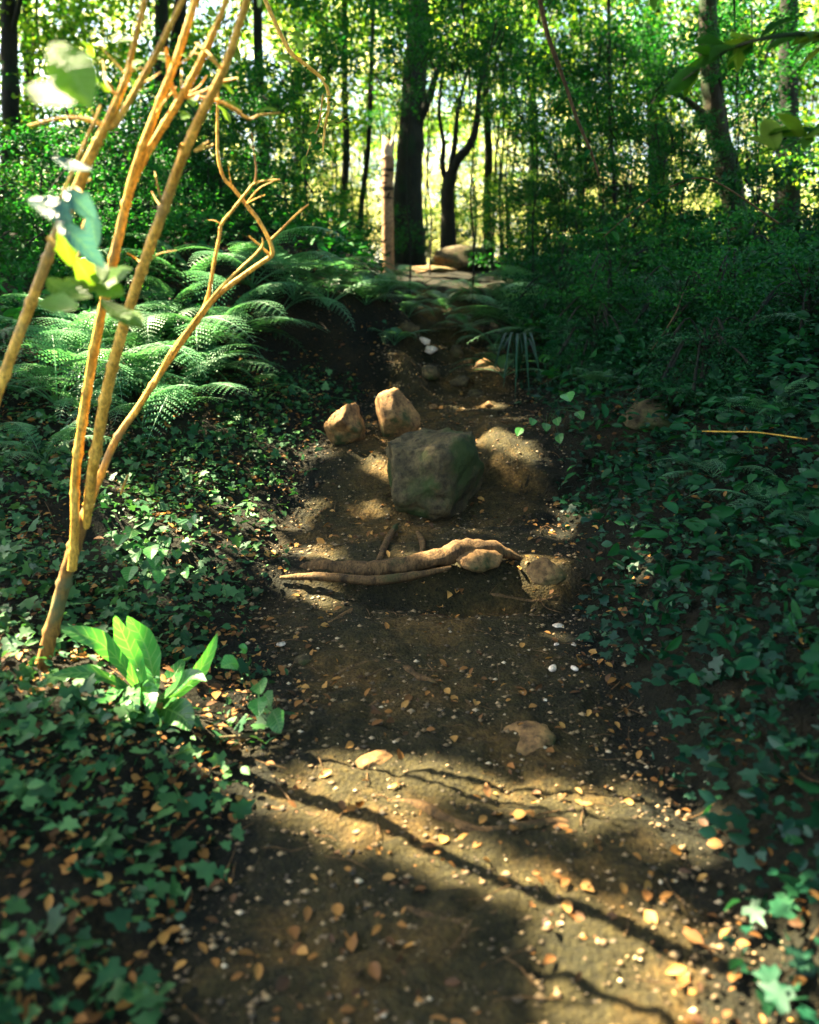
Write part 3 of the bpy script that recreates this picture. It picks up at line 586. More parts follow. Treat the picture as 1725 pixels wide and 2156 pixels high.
tag(scatter(13000, (-3.2, 3.2), (1.0, 8), lambda x, y: random.random() < (.40 if edge(x, y) < 0 else (.9 if x < 0 else .25))*(1 if nz((x, y, 6), 2.2) > 0 else .22), T_OVAL, (.008, .042), 'litter', 'leaf_litter', (.008, .025), .35, (.4, .7), 1.3), 'brown leaf litter strewn over path and banks', 'leaf litter', kind='stuff')
# gravel and crumbs on the path
def crumbs():
    ico = np.array([(1,0,0),(-1,0,0),(0,1,0),(0,-1,0),(0,0,1),(0,0,-1)], float); fc = np.array([(4,0,2),(4,2,1),(4,1,3),(4,3,0),(5,2,0),(5,1,2),(5,3,1),(5,0,3)])
    n = 14000; pos = []
    while len(pos) < n:
        y = 1.0+7.5*random.random()**1.4; x = float(cxp(y))+random.uniform(-1, 1)*float(wp(y))*1.05
        pos.append((x, y, H(x, y)+.012))
    pos = np.array(pos); s = (rng.random(n)**4*.012+.0018)
    V = pos[:, None]+ico[None]*(s[:, None, None])*rng.uniform(.5, 1.2, (n, 6, 1))*np.array([1.2, 1, .7])
    return mesh('gravel', V.reshape(-1, 3), (fc[None]+(np.arange(n)*6)[:, None, None]).reshape(-1, 3), M['gravel'], False)
m, t, o = newmat('gravel_stone'); g = N(t, 'ShaderNodeNewGeometry'); c = ramp(t, g.outputs['Random Per Island'], [(0, (.04, .03, .015)), (.6, (.16, .10, .04)), (.93, (.3, .2, .09)), (1, (.65, .5, .3))])
b = N(t, 'ShaderNodeBsdfPrincipled', i_Roughness=.8); t.links.new(c, b.inputs['Base Color']); t.links.new(b.outputs[0], o.inputs[0]); M['gravel'] = m
tag(link('gravel', crumbs()), 'fine gravel and crumbs of earth on the path', 'gravel', kind='stuff')
mb = MB()
for k in range(420):
    y = 1.1+7*random.random()**1.3; x = random.uniform(-2.4, 2.4) if k % 3 else float(cxp(y))+random.uniform(-.7, .7)
    a_ = random.uniform(0, 3.14); l_ = random.uniform(.03, .16); pp = []
    for q in (-.5, -.15, .2, .5):
        xx = x+q*l_*math.cos(a_)+random.uniform(-.006, .006); yy = y+q*l_*math.sin(a_)+random.uniform(-.006, .006); pp.append(Vector((xx, yy, H(xx, yy)+.018+random.uniform(0, .012))))
    rr = random.uniform(.0010, .0028); tube(mb, pp, [rr*.6, rr, rr, rr*.5], 4, 2)
tag(mb.build('twig_litter', M['root']), 'small dead twigs scattered over the soil', 'twigs', kind='stuff')
# fallen leaves one can point to
FL = [(375,970),(395,978),(352,1032),(430,990),(480,985),(500,1008),(350,1092),(338,1098),(470,1130),(478,1188),(262,1190),(382,1190),(290,1232),(360,1275),(418,1268),(175,1400),(160,1395),(200,1398),(375,1385),(463,1340),(472,1365),(635,1460),(640,1475),(700,1065),(694,1085),(585,1212),(600,1220),(945,1258),(960,1262),(412,1550),(1180,1070),(1262,1238),(1245,1120),(1368,990),(1515,840),(1490,1225),(1370,1278),(200,1532),(235,1545),(1225,1690),(700,1640),(1000,1500),(540,1180),(520,1030),(560,960)]
TLf = (T_OVAL[0]*1.0, T_OVAL[1])
ORDN = 'closest second third fourth fifth sixth seventh eighth ninth tenth'.split()
LMK = [(320,1420,'broad leaved plant'),(620,1200,'lit end of the log'),(920,985,'boulder'),(1175,1325,'largest white pebble'),(330,1190,'pale leaved herb'),(165,1110,'fork of the canes'),(728,893,'low brown rock'),(1152,1204,'stone beside the log'),(1535,908,'thin pale stick'),(1115,1565,'half buried near stone'),(550,1480,'trailing herb'),(975,1175,'square stone in the log')]
def lmk(x, y):
    c_ = sorted((math.hypot(x-a_, y-b_), nm, a_, b_) for a_, b_, nm in LMK)[0]; dx, dy = x-c_[2], y-c_[3]
    return (('left of' if dx < 0 else 'right of') if abs(dx) > abs(dy) else ('behind' if dy < 0 else 'in front of'), c_[1]), c_[0]
cnt = {}; tot = {}
for q in FL: tot[lmk(*q)[0]] = tot.get(lmk(*q)[0], 0)+1
FL.sort(key=lambda q: lmk(*q)[1])
for k, (x, y) in enumerate(FL):
    p = G(x, y); n = 1
    d = rdir(1, 0, .3); nr = np.array([[random.gauss(0, .35), -.5, 1.0]])
    L = random.uniform(.028, .05)*(.75+.06*p.y)
    tv = T_OVAL[0].copy(); tv[:, 2] = tv[:, 2]*2.2+.25*(tv[:, 0]-.5)**2
    V, Fc = stamp((tv, T_OVAL[1]), np.array([[0, 0, .02]]), d, nr, L, L*random.uniform(.5, .75))
    cands = sorted((math.hypot(x-a_, y-b_), nm, a_, b_) for a_, b_, nm in LMK)[0]; dx, dy = x-cands[2], y-cands[3]
    dr = ('left of' if dx < 0 else 'right of') if abs(dx) > abs(dy) else ('behind' if dy < 0 else 'in front of')
    key = (dr, cands[1]); cnt[key] = cnt.get(key, 0)+1
    side = 'left bank' if p.x < -.55 else ('right bank' if p.x > .75 else 'path')
    o = link('fallen_leaf', mesh('fallen_leaf', V, Fc, M['orange'], True)); o.location = p
    sm = f'orange fallen leaf {dr} the {cands[1]}' + ('' if tot[key] == 1 else f', {ORDN[cnt[key]-1]} of {tot[key]}')
    tag(o, sm, 'leaf', 'orange fallen leaves on the '+side)

# ------------------------------------------------------------------ trees
def crown_arrays(seed, nl, ncl, rad, lsz, T=T_QUAD, flat=.55, cs=.5, droop=.3, gap=None, origin=None):
    r = np.random.default_rng(seed)
    c = r.normal(size=(ncl, 3)); c /= np.linalg.norm(c, axis=1, keepdims=True); c *= (r.random((ncl, 1))**.45)*np.array(rad)
    idx = r.integers(0, ncl, nl); sc = r.uniform(.5, 1.2, ncl)*cs
    off = r.normal(size=(nl, 3))*np.array([1, 1, flat]); pos = c[idx]+off*sc[idx][:, None]
    if gap is not None:
        keep = gap(pos+np.array(origin)); pos = pos[keep]; off = off[keep]; nl = len(pos)
    d = off+r.normal(size=(nl, 3))*.8; d[:, 2] -= droop
    nr = r.normal(size=(nl, 3))*.7; nr[:, 2] += 1.0
    L = r.uniform(.7, 1.3, nl)*lsz
    V, Fc = stamp(T, pos, d, nr, L, L*r.uniform(.5, .75, nl)); return V, Fc, c
def tree(name, base, h, tr, crown_c, crown_mesh, label, group=None, bark='bark', lean=(0, 0), cat='tree', clusters=None, limbs=7, scale=(1, 1, 1), cutoff=None, extra=None):
    e = empty(name, tuple(base), label, cat, group); mb = MB(); bx = Vector(base)
    top = Vector((lean[0], lean[1], h)); pts = []
    for i in range(6):
        s = i/5; pts.append(top*s+Vector((.12*math.sin(i*1.9+base[0]), .12*math.cos(i*2.3+base[1]), -.25 if i == 0 else 0))*(h/6)*.5*(0 if i == 0 else 1)+(Vector((0, 0, -.25)) if i == 0 else Vector()))
    tube(mb, pts, [tr*1.35, tr, tr*.9, tr*.75, tr*.6, tr*.35], 12, 8, .14, 9); mb.build('trunk', M[bark], e)
    if crown_mesh is not None:
        cc = Vector(crown_c)
        mb = MB(); k = 0
        for q in (clusters[:limbs] if clusters is not None else []):
            q = Vector((q[0]*scale[0], q[1]*scale[1], q[2]*scale[2]))+cc; s0 = random.uniform(.35, .85); st = top*s0
            tube(mb, [st, st.lerp(q, .5)+Vector((0, 0, .15)), q], [tr*.38*(1.1-s0*.6), tr*.22, .012], 6, 4, .1, 9); k += 1
        if k: mb.build('limb', M[bark], e)
        o = link('crown', crown_mesh, e); o.location = cc; o.scale = scale
    return e
# ---- unseen trees added to shade the path, gaps cut for canes, ferns and log
GAPS = []
def gap3(p, rr): t_ = (p[2]-.8)/LS.z; GAPS.append((p[0]-LS.x*t_, p[1]-LS.y*t_, rr))
for q in [(152,1200,2.7),(160,1000,2.68),(180,850,2.64),(206,700,2.58),(240,545,2.5),(266,430,2.45),(290,340,2.4),(325,245,2.35),(366,140,2.3),(400,30,2.25),(200,965,2.66),(226,820,2.6),(263,680,2.52),(302,560,2.46),(345,440,2.4),(385,330,2.34),(425,240,2.3),(470,150,2.24),
          (163,397,2.25),(222,268,2.2),(268,150,2.16),(290,860,2.82),(345,775,2.84),(405,690,2.86),(470,600,2.88),(568,530,2.9),(518,430,2.9),(465,330,2.9),(460,230,2.9),(460,520,2.8),(510,400,2.8),(200,600,2.0),(160,450,1.8),(150,160,1.4),(90,1400,2.72),(480,220,2.35)]: gap3(P(*q), .105)
for (x, y, d, r_) in [(630,1202,4.05,.20),(690,1196,4.0,.16),(960,1160,4.0,.13),(1010,1160,4.0,.1),(832,845,5.7,.17),(728,870,5.65,.10),(1060,1165,4.05,.08),(850,1160,4.1,.06),(290,1460,2.6,.12),(270,1370,2.8,.14),(210,1400,2.6,.1),(440,1380,2.72,.09),(0,1300,2.6,.1),
          (893,722,8.1,.12),(905,741,7.8,.10),(1020,770,7.4,.12),(850,650,9.5,.14),(880,665,9.6,.08),(930,575,11,.15),(900,575,11.8,.2),(975,540,12.1,.2),(818,290,11.6,.4),(818,350,11.6,.45),(818,420,11.6,.45),(818,490,11.6,.4),(760,560,11.5,.3),(1000,500,14,.3),
          (590,760,6.0,.12),(650,610,7.3,.25),(720,580,7.4,.2),(560,630,7.2,.2),(440,690,6.2,.35),(380,720,5.6,.35),(300,760,5.2,.35),(200,760,4.8,.35),(230,700,6,.4),(350,600,7.2,.45),(450,590,8,.45),(250,620,7,.4),(300,810,4.7,.25),(400,780,5,.2),(150,720,5,.3)]: gap3(P(x, y, d), r_)
for (x, y, r_) in [(1100,964,.09),(1060,968,.07),(1135,962,.07),(1150,1205,.1),(1030,858,.16),(910,862,.16),(960,868,.12),(390,985,.12),(480,1000,.10),(350,1050,.14),(420,1020,.12),(330,1170,.17),(280,1190,.08),(400,1180,.10),(470,1185,.08),(360,1270,.06),(430,1100,.06),(250,930,.08),(180,1395,.05),(1175,1340,.06),(1205,1360,.04),(1165,1415,.05),(590,1361,.03),(550,1480,.05),(545,1500,.03),(1150,905,.05),(1090,915,.05),(1020,1296,.02),(888,1098,.02),(700,1290,.05),(700,960,.05),(695,1068,.04),(1180,1070,.03)]:
    gap3(G(x, y), r_)
for p in SUNFERN: gap3(p, .30)
GA = np.array(GAPS)
def gapf(pos):
    t_ = (pos[:, 2]-.8)/LS.z; x = pos[:, 0]-LS.x*t_; y = pos[:, 1]-LS.y*t_
    lit = np.zeros(len(pos), bool); warm = (x > -1.6) & (x < .95) & (y > 3.9) & (y < 6.3)
    for gx_, gy_, gr in GA: lit |= (x-gx_)**2+(y-gy_)**2 < (gr+.055)**2
    fleck = np.array([nz((a*1.0, b_*1.0, 3.3), 3.1) for a, b_ in zip(x, y)]) > np.where(warm, .27, 1)*np.where((x > .95) | (y < 3.9) | ((x > -1.7) & (y > 5.9) & (y < 8.2)), .9, .44)
    return ~(lit | fleck)
def shade_tree(px, py, t_, rad, nl, seed, label):
    o = Vector((px, py, .8))+LS*t_
    V, Fc, c = crown_arrays(seed, nl, 60, rad, .13, T_QUAD, .5, .45, gap=gapf, origin=o)
    me = mesh('crown', V, Fc, M['leaf_bg'], False)
    base = Vector((o.x-1.5, o.y+.8, H(o.x-1.5, o.y+.8)))
    tree('added_shade_tree', base, o.z-base.z, .13, tuple(o-base), me, label, 'unseen trees added to shade the path', clusters=c, limbs=4, lean=(.9, -.5))
shade_tree(.8, 3.4, 9.5, (2.6, 2.2, 1.4), 26000, 301, 'unseen tall beech added left of the path to shade the near steps')
shade_tree(1.2, 6.2, 10.5, (2.8, 2.2, 1.4), 26000, 302, 'unseen tall beech added left of the path to shade the boulder')
shade_tree(2.6, 4.8, 12.5, (2.8, 2.6, 1.4), 22000, 303, 'unseen tall beech added further left to shade the right bank')
shade_tree(1.6, 9.2, 11.5, (2.8, 2.0, 1.3), 15000, 304, 'unseen tall beech added left of the upper steps for shade')
shade_tree(.6, .9, 9.0, (2.6, 1.8, 1.3), 20000, 305, 'unseen tall beech added left of the camera to shade the nearest path')
shade_tree(-1.6, 3.6, 10.0, (2.4, 2.2, 1.2), 20000, 306, 'unseen slender beech added far left of the canes for shade')
shade_tree(-1.8, 7.0, 11.0, (2.4, 2.0, 1.2), 16000, 307, 'unseen slender beech added far left of the fern bank for shade')
shade_tree(.3, 13.5, 12.5, (3.6, 2.8, 1.5), 24000, 321, 'unseen tall beech added left of the crest to shade the dark trunks')
shade_tree(3.6, 11.5, 12.0, (3.4, 3.0, 1.5), 22000, 322, 'unseen tall beech added to shade the upper right bank')
shade_tree(-2.8, 11.5, 11.0, (2.8, 2.6, 1.5), 18000, 323, 'unseen tall beech added to shade the left bushes')
def over_shade_tree(c, rad, nl, seed, base, label, mat='leaf_dark'):  # unseen yew crowns added overhead to darken the path below
    o = Vector(c); V, Fc, cl = crown_arrays(seed, nl, 60, rad, .13, T_QUAD, .45, .42, gap=gapf, origin=o); me = mesh('crown', V, Fc, M[mat], False)
    b = Vector((base[0], base[1], H(*base)))
    tree('added_shade_tree', b, o.z-b.z+.5, .2, tuple(o-b), me, label, 'unseen trees added over the path for shade', clusters=cl, limbs=10, lean=((o.x-b.x)*.6, (o.y-b.y)*.6))
over_shade_tree((.0, 8.2, 7.6), (2.8, 2.2, .9), 24000, 311, (-6.5, 8.5), 'unseen yew added over the upper steps from the left to darken them')
over_shade_tree((.6, 4.4, 6.0), (2.4, 2.0, .8), 18000, 312, (4.8, 3.6), 'unseen yew added over the boulder from the right bank for shade')
over_shade_tree((3.0, 6.0, 6.6), (2.2, 2.4, .9), 18000, 313, (5.6, 6.4), 'unseen yew added over the upper right bank for shade')
over_shade_tree((.3, 1.2, 5.4), (2.4, 2.0, .8), 18000, 314, (3.4, -.4), 'unseen yew added over the viewer for shade')
V, Fc, CL1 = crown_arrays(21, 3300, 34, (2.2, 2.2, 1.6), .115, T_QUAD, .5, .34); CR1 = mesh('crown', V, Fc, M['leaf_bg'], False)
V, Fc, CL2 = crown_arrays(22, 3400, 34, (2.0, 2.0, 1.9), .10, T_QUAD, .5, .28); CR2 = mesh('crown', V, Fc, M['leaf_bg'], False)
V, Fc, CL3 = crown_arrays(23, 4200, 44, (1.7, 1.7, 1.4), .085, T_QUAD, .4, .24); CR3 = mesh('crown', V, Fc, M['leaf_mid'], False)
V, Fc, CL4 = crown_arrays(24, 6000, 48, (1.5, 1.5, 1.3), .065, T_QUAD, .35, .22); CR4 = mesh('crown', V, Fc, M['leaf_dark'], False)
CR5 = CR2.copy(); CR5.materials.clear(); CR5.materials.append(M['leaf_mid'])
CR1F = CR1.copy(); CR1F.materials.clear(); CR1F.materials.append(M['leaf_far_glare']); CR2F = CR2.copy(); CR2F.materials.clear(); CR2F.materials.append(M['leaf_far_glare'])
# unseen crowns added behind and above the camera to block skylight
for k, (x, y, z, s, lb) in enumerate([(3.2, -1.5, 8, 1.5, 'unseen beech added right behind the viewer for shade'), (4.6, 3.5, 8.5, 1.5, 'unseen beech added high on the right bank beyond the frame for shade'), (-2.5, -3.5, 9, 1.4, 'unseen beech added left behind the viewer for shade'), (5.2, 8.5, 9, 1.5, 'unseen beech added on the upper right bank beyond the frame for shade'), (.3, 3.8, 11.5, 1.5, 'unseen beech crown added high over the steps for shade'), (1.0, 9.0, 12.0, 1.5, 'unseen beech crown added high over the crest for shade')]):
    bx, by = (x, y) if abs(x) > 2 else (x+ (5.5 if k == 4 else 6), y-1)
    tree('added_shade_tree', (bx, by, H(bx, by)), z+1-H(bx, by), .22, (x-bx, y-by, z-H(bx, by)), (CR1, CR2)[k % 2], lb, 'unseen trees added over the path for shade', clusters=CL1 if k % 2 == 0 else CL2, scale=(s, s, s*.8))

# ---- the trunks one can see
def trunk_thing(name, pts, rad, mat, label, group='tree trunks beyond the crest', sub=8, n=14, rough=.12, branches=(), leafy=None):
    e = empty(name, (0, 0, 0), label, 'tree', group); mb = MB(); q = [P(*p) for p in pts]
    tube(mb, q, rad, n, sub, rough, 8); mb.build('trunk', M[mat], e)
    for bp, br in branches:
        mb = MB(); tube(mb, [P(*p) for p in bp], br, 8, 6, .12, 10); mb.build('limb', M[mat], e)
    return e
def toground(x, y, d):
    p = P(x, y, d); g = H(p.x, p.y)-.2
    yy = y
    while P(x, yy, d).z > g: yy += 2
    return (x, yy, d)
bir = empty('broken_birch_trunk', (0, 0, 0), 'slim pale broken birch trunk with dark rings on the crest left of the dark trunk', 'tree trunk')
mb = MB(); tube(mb, [P(*toground(819, 590, 11.6)), P(818, 560, 11.6), P(817, 480, 11.6), P(816, 400, 11.6), P(818, 350, 11.6), P(816, 330, 11.6)], [.088, .08, .08, .078, .08, .078], 16, 10, .07, 14); mb.build('trunk', M['birch'], bir)
mb = MB(); tube(mb, [P(816, 332, 11.6), P(815, 312, 11.6), P(812, 297, 11.62), P(806, 286, 11.62)], [.076, .07, .05, .008], 10, 5, .25, 16)
tube(mb, [P(821, 330, 11.58), P(825, 305, 11.58), P(829, 288, 11.58)], [.05, .035, .006], 8, 4, .25, 16); mb.build('split_top', M['birch_raw'], bir)
for yy, h_ in ((372, 6), (386, 4), (412, 3), (470, 3), (505, 4), (536, 4)):
    mb = MB(); tube(mb, [P(814+yy%7, yy+h_/2, 11.6), P(814+yy%5, yy-h_/2+1, 11.6)], [.081, .083], 16, 3, .16, 22); mb.build('ring', M['bark'], bir)
trunk_thing('tree', [toground(862, 520, 15.5), (860, 470, 15.5), (860, 380, 15.5), (866, 300, 15.5), (872, 200, 15.6), (880, 60, 15.8), (885, -160, 16)], [.36, .28, .25, .235, .22, .2, .17], 'bark', 'thick dark tree trunk right of the pale birch', branches=[([(866, 290, 15.5), (885, 250, 15.4), (905, 200, 15.3), (930, 120, 15.2)], [.12, .09, .07, .04])])
trunk_thing('tree', [toground(946, 530, 13), (944, 470, 13), (943, 410, 13), (950, 365, 13)], [.14, .115, .10, .09], 'bark', 'dark slender forked tree right of the thick trunk', branches=[([(948, 372, 13), (965, 335, 13), (990, 305, 13), (1005, 250, 13), (1012, 170, 13), (1040, 40, 13)], [.085, .07, .06, .045, .035, .02]), ([(944, 390, 13), (932, 350, 13), (934, 300, 13), (925, 230, 13), (940, 100, 13)], [.05, .04, .032, .025, .015]), ([(946, 375, 13), (958, 300, 13), (965, 230, 13), (990, 130, 13)], [.05, .04, .03, .015])])
trunk_thing('tree', [toground(1590, 640, 9.5), (1566, 540, 9.5), (1548, 440, 9.5), (1530, 350, 9.5), (1508, 260, 9.5), (1496, 150, 9.5), (1490, 20, 9.5), (1500, -150, 9.5)], [.17, .14, .13, .13, .12, .11, .10, .09], 'bark_green', 'mossy leaning tree trunk near the right edge', branches=[([(1520, 300, 9.5), (1480, 240, 9.4), (1430, 200, 9.3), (1380, 190, 9.2)], [.05, .04, .025, .012])])
trunk_thing('tree', [toground(1388, 560, 17), (1386, 400, 17), (1383, 260, 17), (1380, 100, 17), (1384, -120, 17)], [.26, .20, .19, .17, .15], 'bark', 'dark straight trunk left of the mossy leaning trunk')
for k, (x, y0, d, r_, dx, lb) in enumerate([(1028, 560, 19, .09, -6, 'thin straight trunk right of the forked tree'), (722, 560, 18, .08, 4, 'thin dark trunk well left of the pale birch'), (752, 560, 16, .05, 30, 'thin leaning dark stem just left of the pale birch'), (1120, 560, 22, .13, 0, 'far grey trunk between the forked tree and the right side'), (1230, 600, 18, .05, -20, 'thin stem in the bright leaves right of centre'), (1296, 640, 11, .03, -12, 'very thin sapling stem on the right bank'), (1650, 600, 12, .16, 10, 'dark trunk just beyond the right edge of the foliage'), (560, 560, 17, .12, -15, 'dark trunk hidden in the left foliage'), (330, 560, 15, .14, 10, 'dark trunk behind the canes'), (620, 560, 24, .12, 5, 'far trunk in the bright left foliage')]):
    trunk_thing('tree', [toground(x, y0, d), (x+dx*.3, y0-120, d), (x+dx*.6+5, y0-240, d), (x+dx, y0-400, d), (x+dx*1.3, y0-800, d)], [r_*1.4, r_*1.1, r_, r_*.85, r_*.6], 'bark', lb, rough=.1)

# ---- leafy trees beyond the crest; bright sky behind
rt = random.Random(17)
side_names = {}
def bgtree(x, y, zc, cr, cl, s, lb, group, h=None, tr=.032, bark='bark'):
    g = H(x, y); hh = (zc-g)+.5
    tree('leafy_tree', (x, y, g), hh, tr, (0, 0, zc-g), cr, lb, group, bark, (rt.uniform(-.3, .3), 0), clusters=cl, limbs=8, scale=(s, s, s))
places = []
# (px x, px y of crown centre, distance, crown, scale)
for (x, y, d, c, s) in [
  (60,60,16,1,1.0),(230,20,18,2,1.1),(330,170,17,1,.9),(480,80,18,2,1.1),(620,20,20,1,1.3),(600,230,18,1,.85),(760,90,20,2,1.1),(700,330,19,2,.75),(900,20,22,1,1.3),(960,140,19,1,.85),
  (1080,50,18,2,1.1),(1180,170,17,1,.9),(1250,30,18,2,1.2),(1400,60,16,1,1.0),(1690,180,14,1,.9),(1010,300,24,2,.9),(820,240,24,1,.7),
  (500,330,16,2,.85),(380,380,15,1,.8),(120,300,14,1,.9),(1200,470,16,1,.5),(1330,500,15,2,.45),
  (-60,200,14,2,1.0),(1800,80,14,1,1.1),(-80,480,12,1,.9),(1820,420,12,2,.9),(300,-120,17,1,1.2),(700,-130,19,2,1.3),(1050,-130,19,1,1.3),(1400,-140,17,2,1.3)]:
    places.append((x, y, d, c, s))
low = [(x_, y_, d_, c_, s_) for x_, y_, d_, c_, s_ in [(560,430,15,2,.42),(680,450,17,1,.5),(740,400,19,2,.5),(900,450,20,1,.45),(1000,420,19,2,.5),(1090,440,17,1,.5),(1170,400,16,2,.5),(1260,470,15,1,.5),(1340,420,17,2,.5),(1440,470,15,1,.45),(1500,380,18,2,.55),(1620,480,13,1,.5),(450,380,17,1,.5),(850,330,25,2,.6),(1220,280,19,1,.55),(1420,300,19,2,.6)]]
places += low
bands = [('topmost', [q for q in places if q[1] < 60]), ('upper', [q for q in places if 60 <= q[1] < 260]), ('middle', [q for q in places if 260 <= q[1] < 370]), ('lower', [q for q in places if 370 <= q[1] < 440]), ('lowest', [q for q in places if q[1] >= 440])]
for bn, qs in bands:
    for k, (x, y, d, c, s) in enumerate(sorted(qs)):
        p = P(x, y, d); h = 'over the canes' if x < 450 else 'left of the birch' if x < 800 else 'around the forked tree' if x < 1100 else 'right of the forked tree' if x < 1450 else 'by the mossy leaning trunk'
        bgtree(p.x, p.y, p.z, CR1 if c == 1 else CR2, CL1 if c == 1 else CL2, s, f'sunlit tree {h}, {ORD[k]} from left in {bn} row of crowns', 'sunlit leafy trees beyond the crest')
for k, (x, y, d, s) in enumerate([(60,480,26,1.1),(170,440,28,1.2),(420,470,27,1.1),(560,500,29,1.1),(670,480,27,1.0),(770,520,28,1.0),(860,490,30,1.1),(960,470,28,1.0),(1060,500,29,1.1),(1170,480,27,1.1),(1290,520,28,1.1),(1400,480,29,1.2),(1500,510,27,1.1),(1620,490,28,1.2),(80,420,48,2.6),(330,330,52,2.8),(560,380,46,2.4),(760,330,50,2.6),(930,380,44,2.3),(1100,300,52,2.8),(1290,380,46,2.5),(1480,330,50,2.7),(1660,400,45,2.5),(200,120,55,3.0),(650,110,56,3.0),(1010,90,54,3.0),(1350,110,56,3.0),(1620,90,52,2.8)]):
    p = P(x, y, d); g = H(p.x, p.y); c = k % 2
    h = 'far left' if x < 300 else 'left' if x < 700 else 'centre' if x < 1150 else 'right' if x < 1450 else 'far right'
    tree('leafy_tree', (p.x, p.y, g), p.z-g+1, .13, (0, 0, p.z-g), (CR1F, CR2F)[c], f'far tree with sun glare painted into its pale leaves, {ORD[k if k < 14 else (k-14)%9]} from left of the {"nearest low" if k < 14 else "lower" if k < 23 else "higher"} ones', 'far trees with sun glare in the leaf colour', clusters=(CL1, CL2)[c], limbs=6, scale=(s, s, s))
# ---- darker bushes of the middle distance
for (x, y, d, c, s, lb) in [
(1130, 250, 9.5, 5, 0.3, 'small dark drooping spray right of the forked tree'),(1190, 420, 9, 5, 0.3, 'dark spray of leaves low right of the forked tree'),(1270,300,9,5,.26, 'dark spray of leaves left of the straight trunk'),(1330, 230, 9, 5, 0.34, 'dark spray of leaves crossing the straight dark trunk'),(1400, 380, 8.5, 5, 0.34, 'dark spray low between the straight trunk and the mossy one'),(1440,290,8.5,5,.2, 'dark spray just left of the mossy leaning trunk'),(1600,330,8,5,.22, 'dark spray right of the mossy leaning trunk'),(1560, 120, 8.5, 5, 0.36, 'dark spray over the top of the mossy leaning trunk'),(1000, 100, 10, 5, 0.34, 'dark spray above the fork of the slender tree'),(860, 140, 10, 5, 0.26, 'dark spray crossing the thick dark trunk'),(640, 180, 10, 5, 0.36, 'dark spray right of the upper canes'),(600, 380, 9.5, 5, 0.3, 'dark spray behind the zigzag cane'),(440, 300, 8.5, 5, 0.36, 'dark spray behind the middle canes'),(300, 420, 8, 5, 0.36, 'dark spray low behind the canes'),(190, 330, 8, 5, 0.36, 'dark spray left of the middle canes'),(1060, 450, 11, 5, 0.26, 'dark spray low beside the forked tree'),(817, 252, 11.9, 5, 0.15, 'tuft of leaves right above the broken birch'),(1180, 600, 7.5, 4, 0.36, 'dark shrub rising right of the upper steps'),(1285, 590, 6.6, 3, 0.34, 'dark shrub in the middle of the right bank'),(1430, 680, 6, 4, 0.34, 'dark shrub on the right bank below the straight trunk'),(1545, 590, 5.6, 3, 0.34, 'dark shrub near the right edge of the bank'),(1700, 640, 5.2, 4, 0.42, 'dark shrub beyond the right edge'),(1480, 800, 5, 4, 0.26, 'low dark shrub above the thin pale stick'),(1250, 760, 6.2, 4, 0.26, 'low dark shrub right of the strap leaved tuft'),(180, 540, 7, 3, 0.38, 'leafy shrub at the left behind the ferns'),(320, 560, 7.5, 3, 0.38, 'leafy shrub behind the ferns between the canes'),(470, 530, 8.2, 3, 0.4, 'leafy shrub behind the ferns by the zigzag cane'),(90, 420, 7, 3, 0.42, 'leafy shrub high at the left edge'),(700, 520, 9.5, 3, 0.3, 'leafy shrub left of the birch above the earth bank'),
  (905,40,11.5,5,.62,'dark leafy crown in front of the top of the thick trunk'),(1075,60,11.5,5,.6,'dark leafy crown above the forked tree, right part'),(1250,180,12,5,.6,'dark drooping crown left of the straight dark trunk'),(1420,120,11,5,.6,'dark drooping crown between the straight trunk and the mossy one'),(1600,200,10.5,5,.6,'dark drooping crown right of the mossy leaning trunk'),(735,60,14.5,5,.6,'dark drooping crown above the bare hanging twig'),(560,230,14.5,5,.55,'dark drooping crown right of the canes'),(1180,300,12,5,.45,'dark tuft of branches right of the forked tree'),(1340,360,12,5,.5,'dark tuft of branches above the right bank'),(380,250,11,5,.6,'dark drooping crown seen between the upper canes'),(640,330,15,5,.4,'dark low tuft left of the birch'),
  (1480,560,8.5,3,.55,'green leafy bush under the mossy leaning trunk'),(1340,590,8.5,3,.5,'green leafy bush half way up the right bank'),
  (250,430,9.5,4,.75,'dark evergreen bush behind the canes'), (420,450,10.5,4,.75,'dark evergreen bush right of the canes'), (330,300,11,4,.8,'tall dark evergreen bush above the canes'), (560,520,10.5,3,.65,'green bush behind the ferns of the earth bank'),
  (60,540,8,3,.7,'green bush at the left edge'), (650,565,12.5,4,.36,'low dark bush left of the birch foot'), (760,480,14,3,.5,'bush in bright light left of the birch'), (950,510,15,4,.4,'low dark bush behind the crest rock'),
  (1150,520,11.5,3,.62,'green bush right of the crest rock'), (1260,560,10,4,.6,'dark bush half way up the right bank'), (1400,540,9.5,4,.62,'dark evergreen bush left of the mossy leaning trunk'), (1160,380,14,4,.55,'dark bush crown right of the forked tree'),
  (1270,430,13,4,.5,'dark bush above the right bank'), (1600,640,7.5,3,.55,'green bush at the right edge of the bank'), (1700,560,8,4,.8,'dark bush beyond the right edge'),(1240,130,12,4,.45,'dark leafy crown hanging in the top right foliage'), (1060,120,14,4,.4,'dark leafy crown above the forked tree')]:
    p = P(x, y, d); g = H(p.x, p.y); zc = max(p.z, g+.3)
    tree('bush', (p.x, p.y, g), zc-g+.2, .010 if c == 5 else .018, (0, 0, zc-g), {3: CR3, 4: CR4, 5: CR5}[c], lb, None, 'bark', cat='bush', clusters={3: CL3, 4: CL4, 5: CL2}[c], limbs=12, scale=(s, s, s))

